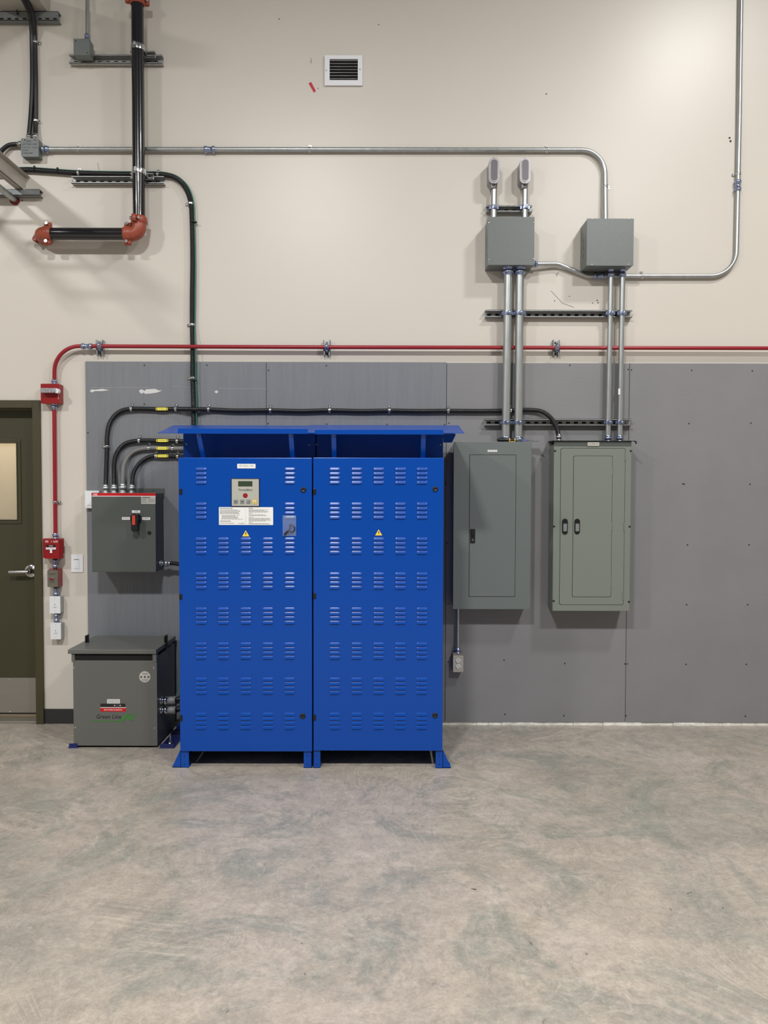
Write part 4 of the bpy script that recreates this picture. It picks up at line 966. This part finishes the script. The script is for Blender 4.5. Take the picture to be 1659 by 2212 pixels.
# white plates
for r4, lab_ in (((107.3, 1288, 130.3, 1325), 'white blank plate on a small steel box, just below the red push button'), ((109, 1345, 131.6, 1381), 'white blank plate on a small steel box, lowest of the column beside the door')):
    x0, z0, x1, z1 = RX(*r4, .05); e = thing('plate_box', ((x0+x1)/2, 0, z0), lab_, 'wall box', 'white plate boxes beside the door')
    m_ = MB(); m_.box(x0+.006, -.047, z0+.004, x1+.0035, -.0005, z1-.004, STRUT); m_.build('steel_box', e, .002)
    m_ = MB(); m_.box(x0, -.051, z0, x1, -.046, z1, WHITE); cx = (x0+x1)/2
    m_.disc(cx, (z0+z1)/2+.002, .003, -.0515, -.050, INK, 10); m_.lines(cx-.012, z0+.036, cx+.012, z0+.046, 2, -.0513, INKG, .4, .05)
    for zz in (z0+.014, z1-.014): m_.dome(cx, -.051, zz, .0028, GPAPER)
    m_.build('cover_plate', e)
for (px, y0, y1, dd, lab_) in ((119.3, 1203, 1231, .03, 'short zinc conduit nipple between pull station and red push button box'), (121, 1265, 1290, .026, 'short zinc conduit nipple between push button box and upper white plate'), (122.2, 1323, 1347, .026, 'short zinc conduit nipple between the two white plates')):
    a, b_ = P(px, y0, dd), P(px, y1, dd); e = thing('conduit_nipple', b_, lab_, 'conduit', 'short nipples beside the door')
    L = (a-b_).length; m_ = MB(); m_.lathe(b_, (0, 0, 1), [(0, .011), (L*.12, .011), (L*.14, .017), (L*.4, .0175), (L*.42, .0125), (L*.55, .0125), (L*.57, .017), (L*.84, .0175), (L*.86, .011), (L, .011)], ZINC, 16); m_.build('fitting', e)

# receptacle
q0 = Vector((P(989, 1317, .05).x, -.05, RX(979.3, 954.3, 1146.6, 1316, P1)[1]+.01))
conduit('thin steel conduit from the panel underside down to the outlet', [q0, P(988.6, 1412, .05)], SZ(2.7, .05)*1.25, conns=[(P(988.6, 1411, .05), WZ, .0125, .04), (q0, -WZ, .0115, .018)], name='steel_conduit')
x0, z0, x1, z1 = RX(978.7, 1416, 1000.8, 1451.5, .07); cx = (x0+x1)/2; e = thing('power_outlet', (cx, -TH, z0), 'metal weatherproof box with white duplex power outlet below a grey panel', 'power outlet')
m_ = MB(); m_.rrect(x0-.001, z0-.002, x1-.003, z1+.018, .005, -.066, -TH-.0005, ALU, 4); m_.cyl((cx, -.04, z0-.009), (cx, -.04, z0), .012, ALU, 12)
for s in (-1, 1): m_.box(cx+s*.022-.006, -TH-.006, z1+.010, cx+s*.022+.006, -TH-.0005, z1+.030, ALU)
m_.build('back_box', e, .001)
m_ = MB(); m_.rrect(x0, z0, x1, z1, .005, -.072, -.066, mat('outlet_cover', (196, 190, 180), .4, .3), 4)
for sx in (.1, .9):
    for sz in (.12, .88): m_.dome(x0+(x1-x0)*sx, -.072, z0+(z1-z0)*sz, .003, CHROME)
m_.box(x1-.016, -.0725, z0+.016, x1-.006, -.072, z1-.02, GPAPER); m_.build('cover_plate', e)
for yy in (1427.5, 1440):
    q = P(989.5, yy, .072); m_ = MB(); m_.lathe((q.x, -.072, q.z), (0, -1, 0), [(0, .0158), (.003, .0155), (.004, .014)], WHITE, 22)
    m_.disc(q.x, q.z+.008, .0028, -.0765, -.0755, BLACK, 8); m_.box(q.x-.0085, -.0765, q.z-.008, q.x-.0065, -.0755, q.z, BLACK); m_.box(q.x+.0055, -.0765, q.z-.008, q.x+.0085, -.0755, q.z+.001, BLACK); m_.build('socket', e)

# ================================================================== FLEXIBLE CONDUITS
def flexrun(label, pts, r, m, straps=(), conns=(), tagx=None, step=.01, mark=None, name='flexible_conduit', grp=None):
    e = thing(name, pts[0], label, 'conduit', grp)
    m_ = MB(); flex(m_, spline(pts, .0019), r, m); m_.build('jacket', e)
    for s in straps: strap(e, *s[:2], r, *s[2:])
    for c in conns: connector(e, *c)
    if tagx:
        p = Vector(tagx); w_, h_ = SZ(12.7, .04), SZ(3, .04); y = p.y-r-.001
        m_ = MB(); m_.rrect(p.x-w_, p.z-h_, p.x+w_, p.z+h_, .003, y-.0015, y, YEL, 3); m_.lines(p.x-w_*.55, p.z-h_*.3, p.x+w_*.55, p.z+h_*.3, 1, y-.0018, INKG, .6, .02)
        for s in (-1, 1): m_.box(p.x+s*w_*.82-.0018, y-.0022, p.z-h_*1.1, p.x+s*w_*.82+.0018, y+.004, p.z+h_*1.1, BLACK)
        m_.build('yellow_tag', e)
    return e
RA = SZ(5.0, .035); dA = TH+RA+.004; YW = -TH; dB = .09
bt = P(260, 1064, dB).z-.002
def top(px): q = P(px, 1062, dB); q.z = bt; return q
ab = RX(198, 1064.5, 336.5, 1236, BF)[3]-.003
def topz(px): q = P(px, 1062, dB); q.z = ab; return q
cabtop = Vector((P(1207, 948, .09).x, -.09, lipz-.002))
g = 'flexible conduits entering the switch box'
flexrun('long black flexible conduit looping from the switch box across to the right panel',
        [topz(228)+Vector((0, 0, .03)), P(229, 1030, dB), P(230, 1000, .07), P(231, 965, dA+.005), P(231.5, 940, dA), P(238, 912, dA), P(256, 891, dA), P(284, 883.3, dA), P(340, 884, dA), P(380, 883.5, dA), P(417, 884, dA+.029), P(451, 884.5, dA), P(510, 887, dA),
         P(584, 886.5, dA), P(650, 888, dA), P(712, 886.5, dA), P(780, 888, dA), P(841, 887, dA), P(905, 888, dA), P(968, 887.5, dA), P(1040, 888, dA), P(1103, 887, dA), P(1140, 885.5, dA), P(1170, 889, dA+.01), P(1190, 903, dA+.02), P(1203, 925, .085), P(1207, 945, .09)],
        RA, RUB, straps=[(P(x, y, dA), WX, WZ, YW) for x, y in ((284, 883.3), (380, 883.5), (451, 884.5), (584, 886.5), (712, 886.5), (841, 887), (968, 887.5), (1103, 887))]+[(P(231.3, 965, dA+.003), WZ, -WX, YW)],
        conns=[(topz(228), WZ, RA*.95, .055, 'connector', GALV), (cabtop, WZ, RA*.8, .05, 'connector', CHROME)], tagx=P(351, 884, dA), grp=g)
XP = P(395, 950, .25).x
flexrun('black flexible conduit, outermost of the three curving from switch box to blue cabinet',
        [topz(246)+Vector((0, 0, .03)), P(246, 1025, dB), P(247, 1000, .07), P(254, 976, dA+.004), P(271, 958.5, dA), P(300, 952, dA), P(340, 952, dA), P(383, 953, dA), P(412, 953.5, dA)], RA, RUB,
        straps=[(P(301, 952, dA), WX, WZ, YW), (P(383, 953, dA), WX, WZ, YW)], conns=[(topz(246), WZ, RA*.95, .055, 'connector', GALV)], tagx=P(352, 952, dA), grp=g)
flexrun('grey flexible conduit in the middle of the three curving from switch box to blue cabinet',
        [topz(265)+Vector((0, 0, .03)), P(265.5, 1028, dB), P(268, 1004, .07), P(278, 985, dA+.004), P(295, 973, dA), P(322, 968, dA), P(350, 968.5, dA), P(376, 969, dA), P(412, 970, dA)], RA*1.02, GFLEX,
        straps=[(P(322, 968, dA), WX, WZ, YW), (P(373, 969, dA), WX, WZ, YW)], conns=[(topz(265), WZ, RA*1.1, .06, 'connector', GALV)], tagx=P(352, 968.5, dA), grp=g)
flexrun('black flexible conduit, innermost of the three curving from switch box to blue cabinet',
        [topz(285)+Vector((0, 0, .03)), P(286, 1035, dB), P(291, 1016, .07), P(303, 999, dA+.004), P(320, 988, dA), P(338, 984.5, dA), P(360, 985.5, dA), P(384, 986, dA), P(412, 987, dA)], RA*.9, RUB,
        straps=[(P(337, 985, dA), WX, WZ, YW), (P(384, 986, dA), WX, WZ, YW)], conns=[(topz(285), WZ, RA*.95, .055, 'connector', GALV)], tagx=P(352, 985, dA), grp=g)
# lower right of the switch box into the cabinet
xs = RX(198, 1064.5, 336.5, 1236, BF)[2]
zq = P(358, 1217, .10).z
flexrun('short black flexible conduit leaving the switch box side towards the blue cabinet', [Vector((xs+.04, -.10, zq)), Vector((xs+.09, -.10, zq)), Vector((xs+.15, -.10, zq-.010)), Vector((xs+.24, -.10, zq-.02))], .014, RUB,
        conns=[(Vector((xs-.003, -.10, zq)), WX, .0135, .065, 'connector', GALV)])
# vertical run with green wire
RE = SZ(5.4, .03); dE = RE+.005
def dE_(y): return dE if y < 770 else TH+RE+.005-.010
ptsE = [P(-20, 371, dE), P(50, 367, dE), P(95, 369, dE), P(170, 374, dE), P(250, 376, dE), P(310, 376.5, dE), P(350, 377, dE), P(378, 384, dE), P(399, 403, dE), P(411, 432, dE), P(414.5, 470, dE), P(416, 560, dE), P(415, 640, dE), P(415, 702, dE), P(416, 752, dE), P(416.2, 780, TH+RE-.004), P(416, 817, .040), P(417.5, 862, .038), P(418, 884, .018+RE*.9), P(418.5, 935, .042)]
flexrun('black flexible conduit running from the left tray and down behind the blue hood', ptsE, RE, RUB,
        straps=[(P(170, 374, dE), WX, WZ, 0), (P(341, 377, dE), WX, WZ, 0), (P(411.5, 440, dE), WZ, -WX, 0), (P(415, 702, dE), WZ, -WX, 0), (P(416, 817, .04), WZ, -WX, YW)])
off = [(0, -5.2)]*7+[(3.5, -4), (5, -2.5), (6, -1)]+[(6, 0)]*4+[(6.5, 0)]*5
raw = [(-20, 371), (50, 367), (95, 369), (170, 374), (250, 376), (310, 376.5), (350, 377), (378, 384), (399, 403), (411, 432), (414.5, 470), (416, 560), (415, 640), (415, 702), (416.5, 760), (416, 817), (418, 862), (418, 884), (418.5, 935)]
e = thing('ground_wire', P(424, 935, .05), 'green wire tied along the black conduit that drops behind the blue hood', 'wire'); m_ = MB()
m_.loft(spline([P(x+o[0]+.6*math.sin(i*1.7), y+o[1], dE+.002 if y < 760 else .048) for i, ((x, y), o) in enumerate(zip(raw, off))], .012), .0038, GREEN, 8); m_.build('insulation', e)
for x, y, h_ in ((75, 367, 0), (125, 370.5, 0), (417, 480, 1), (417, 822, 1)):
    p = P(x, y, dE+.004 if y < 700 else .042); a = Vector((0, 0, 1)) if h_ else Vector((1, 0, 0))
    MB().lathe(p-a*.002+(Vector((.006, 0, 0)) if h_ else Vector((0, 0, .006))), a, [(0, RE*1.25), (.004, RE*1.25)], BLACK, 14).build('cable_tie', e)

# cables top left
g = 'black cables dropping into the handwritten box'
def cable(label, pts, r, straps=(), conns=(), grp=None):
    e = thing('black_cable', pts[0], label, 'cable', grp); m_ = MB(); m_.loft(spline(pts, .012), r, RUB, 10); m_.build('jacket', e)
    for s in straps: strap(e, *s[:2], r, *s[2:])
    for c in conns: connector(e, *c)
rc = SZ(4.6, .05); jz = RX(45.2, 298.8, 83.5, 338.5, .062)[3]-.002
def jt(x, dz=0): q = P(x, 298, .03); q.z = jz+dz; return q
cable('black cable, left one of the pair dropping into the handwritten junction box', [P(30, -60, .40), P(46, -10, .22), P(58, 14, .12), P(65, 32, .075), P(68, 60, .045), P(69, 100, .025), P(69.5, 180, .02), P(67, 240, .02), jt(62.5, .03)], rc, grp=g, conns=[(jt(62.5), WZ, rc*.85, .045, 'connector', CHROME)])
cable('black cable, right one of the pair dropping into the handwritten junction box', [P(40, -60, .36), P(54, -10, .20), P(66, 16, .11), P(72, 34, .072), P(74.5, 60, .045), P(75.5, 91, .02), P(77, 180, .02), P(77, 261, .02), jt(76, .03)], rc, grp=g,
      straps=[(P(75.5, 91, .02), WZ, WX, 0), (P(77, 261, .02), WZ, WX, 0)], conns=[(jt(76), WZ, rc*.85, .045, 'connector', CHROME)])
xj = RX(45.2, 298.8, 83.5, 338.5, .062)[0]
cable('short black cable curving into the left side of the handwritten box', [P(-25, 352, .05), P(-5, 336, .04), P(6, 323, .035), P(20, 313.5, .03), P(38, 311.5, .03)], rc, conns=[(Vector((xj+.004, -.03, P(40, 311.5, .03).z)), -WX, rc*.9, .04, 'connector', GALV)])
cable('thin black cable crossing to the left edge above the upper strut', [P(-20, 17, .08), P(10, 13, .08), P(30, 9.5, .08), P(50, 7, .10), P(56, 9, .12)], .009)
tag(MB().loft([P(34, 12, .06), P(36, 22, .06), P(38, 31, .06)], [.0035, .003, .006], BLACK, 8).build('hanging_tie'), 'thin black tie hanging in front of the upper left strut', 'cable tie')

# ================================================================== CABLE TRAYS
xw = P(56.5, 395, 0).x; zb, zt4 = P(50, 407.5, .0).z, P(55, 379, 0).z
zb = P(40, 408.5, .055).z+.001; zt4 = zb+.098
tr = thing('cable_tray', (xw, -.05, zb), 'lower aluminium ladder cable tray reaching out from the wall at the left edge', 'cable tray')
m_ = MB(); m_.box(xw-.003, -1.5, zb, xw, -.004, zt4, TRAY); m_.box(xw-.003, -1.5, zt4-.003, xw+.028, -.004, zt4, TRAY); m_.box(xw-.045, -1.5, zb, xw, -.004, zb+.003, TRAY); m_.build('side_rail', tr)
m_ = MB(); m_.box(xw-.453, -1.5, zb, xw-.45, -.004, zt4, TRAY); m_.box(xw-.45, -1.5, zb, xw-.405, -.004, zb+.003, TRAY); m_.build('side_rail', tr)
for k in range(5):
    y_ = -.20-.28*k; m_ = MB(); m_.box(xw-.45, y_-.035, zb+.003, xw-.004, y_, zb+.02, TRAY); m_.build('rung', tr, .002)
q = P(61.5, 405, .05); m_ = MB(); m_.lathe((xw+.018, -.03, zb), (0, 0, 1), [(0, .012), (.003, .012), (.004, .008), (.014, .008)], CHROME, 10); m_.box(xw-.002, -.05, zb, xw+.03, -.01, zb+.003, CHROME); m_.build('hold_down_bolt', tr)
xw2 = P(109, 22, .0).x; zb2 = P(100, 24, .05).z+.001
tr = thing('cable_tray', (xw2, -.05, zb2), 'upper solid-bottom cable tray reaching out from the wall in the top left corner', 'cable tray')
m_ = MB(); m_.box(xw2-.30, -1.5, zb2, xw2, -.004, zb2+.003, TRAY); m_.build('tray_bottom', tr)
for xx in (xw2-.003, xw2-.30): MB().box(xx, -1.5, zb2+.003, xx+.003, -.004, zb2+.10, TRAY).build('side_rail', tr)

# ================================================================== SPRINKLER PIPE
PR = SZ(13.0, .10); pd_ = .115
pipe = thing('sprinkler_pipe', P(298, 470, pd_), 'glossy black steel pipe with orange couplings running down then left', 'pipe')
cz = P(180, 505.5, pd_).z; vx = P(300.5, 470, pd_).x; vx0 = P(298, 0, pd_).x; hx = P(92, 505, pd_).x
vx0 = vx
m_ = MB(); m_.cyl((vx, -pd_, P(300, -40, pd_).z), (vx, -pd_, P(300, 474, pd_).z), PR, PIPEB, 28); m_.build('vertical_pipe', pipe)
m_ = MB(); m_.cyl((P(96, 505, pd_).x, -pd_, cz), (P(276, 505, pd_).x, -pd_, cz), PR, PIPEB, 28); m_.build('horizontal_pipe', pipe)
def vcoup(p, ax, flip=1, lug=(0, 0, 1)):
    p = Vector(p); ax = Vector(ax); L = .052; m_ = MB(); R = PR
    m_.lathe(p-ax*L/2, ax, [(0, R*1.08), (L*.1, R*1.22), (L*.3, R*1.30), (L*.7, R*1.30), (L*.9, R*1.22), (L, R*1.08)], ORNG, 28)
    lg_ = Vector(lug).normalized()
    for s in (-1, 1):
        c = p+lg_*s*(R*1.48)
        m_.lathe(c-ax*L*.42, ax, [(0, .012), (.003, .017), (L*.80, .017), (L*.84, .012)], ORNG, 12)
        n = ax.cross(lg_).normalized()
        m_.lathe(c-n*.034, n, [(0, .005), (.006, .0105), (.014, .0105), (.015, .006), (.055, .006), (.056, .010), (.066, .010)], CHROME, 10)
    return m_.build('coupling', pipe)
vcoup((vx, -pd_, P(300, 2, pd_).z), (0, 0, 1), lug=(1, .25, 0))
vcoup((vx, -pd_, P(300, 476.5, pd_).z), (0, 0, 1), lug=(-.25, -1, 0))
vcoup((P(276.5, 505, pd_).x, -pd_, cz), (1, 0, 0), lug=(0, .1, 1))
vcoup((P(103.5, 505, pd_).x, -pd_, cz), (1, 0, 0), lug=(0, .1, 1))
ze = P(300, 488, pd_).z; xe = P(288, 505, pd_).x
pts = fillet([(vx, -pd_, ze+.01), (vx, -pd_, cz), (xe-.01, -pd_, cz)], .047, 14)
MB().loft(pts, PR*1.13, ORNG, 26).build('elbow', pipe)
xa = P(100, 505, pd_).x; xc = P(86, 505, pd_).x
pts = fillet([(xa, -pd_, cz), (xc, -pd_, cz), (xc, -.03, cz)], .047, 14)
MB().loft(pts, PR*1.13, ORNG, 26).build('elbow', pipe)
m_ = MB(); m_.cyl((xc, -.03, cz), (xc, -.001, cz), PR, PIPEB, 24); m_.build('wall_stub', pipe)
vcoup((xc, -.045, cz), (0, 1, 0), lug=(-1, 0, -.25))
for yy in (104, 372):
    p = Vector((vx, -pd_, P(300, yy, pd_).z)); m_ = MB(); w_ = .034
    m_.lathe(p-WZ*w_/2, (0, 0, 1), [(0, PR+.003), (w_*.2, PR+.004), (w_*.8, PR+.004), (w_, PR+.003)], CHROME, 28)
    m_.box(p.x-.012, p.y-PR-.020, p.z-.012, p.x+.004, p.y-PR-.002, p.z+.012, GALV); m_.dome(p.x-.004, p.y-PR-.020, p.z, .007, CHROME)
    for s in (-1, 1): m_.box(p.x+s*(PR+.004)-.003, p.y, p.z-w_/2, p.x+s*(PR+.004)+.003, -.06, p.z+w_/2, GALV)
    m_.build('pipe_clamp', pipe)

# ================================================================== VENT + TAPE
x0, z0, x1, z1 = RX(701.5, 119.5, 783, 184.5, .012); e = thing('air_vent', ((x0+x1)/2, 0, z0), 'white metal air grille with horizontal louvres high on the wall', 'vent')
a, b, c_, d_ = RX(712, 127.5, 773, 173, .012); m_ = MB()
for q4 in (((x0, z0), (x1, z0), (c_, b), (a, b)), ((x1, z0), (x1, z1), (c_, d_), (c_, b)), ((x1, z1), (x0, z1), (a, d_), (c_, d_)), ((x0, z1), (x0, z0), (a, b), (a, d_))):
    m_.hull8([(u, -.013, v) for u, v in q4], [(u, -.001, v) for u, v in q4], WHITE)
for sx, sy in ((705, 152), (777.5, 150)): q = P(sx, sy, .013); m_.dome(q.x, -.013, q.z, .004, INKG)
m_.build('frame', e)
MB().box(a, -.003, b, c_, -.001, d_, VOID).build('duct_opening', e)
n = 7
for k in range(n):
    zz = b+(d_-b)*(k+.35)/n; m_ = MB(); m_.hull8([(a, -.0125, zz), (c_, -.0125, zz), (c_, -.0035, zz+.010), (a, -.0035, zz+.010)], [(a, -.0125, zz+.0022), (c_, -.0125, zz+.0022), (c_, -.0035, zz+.0122), (a, -.0035, zz+.0122)], ALU); m_.build('louver_blade', e)
pts = [P(666.5, 180, .001), P(672, 177, .001), P(682.5, 196.5, .001), P(678, 200, .001)]
tag(MB().prism([(v.x, v.z) for v in pts][::-1], -.0012, -.0002, REDT).build('red_tape_strip'), 'small slanted strip of red tape stuck on the wall by the air vent', 'tape')
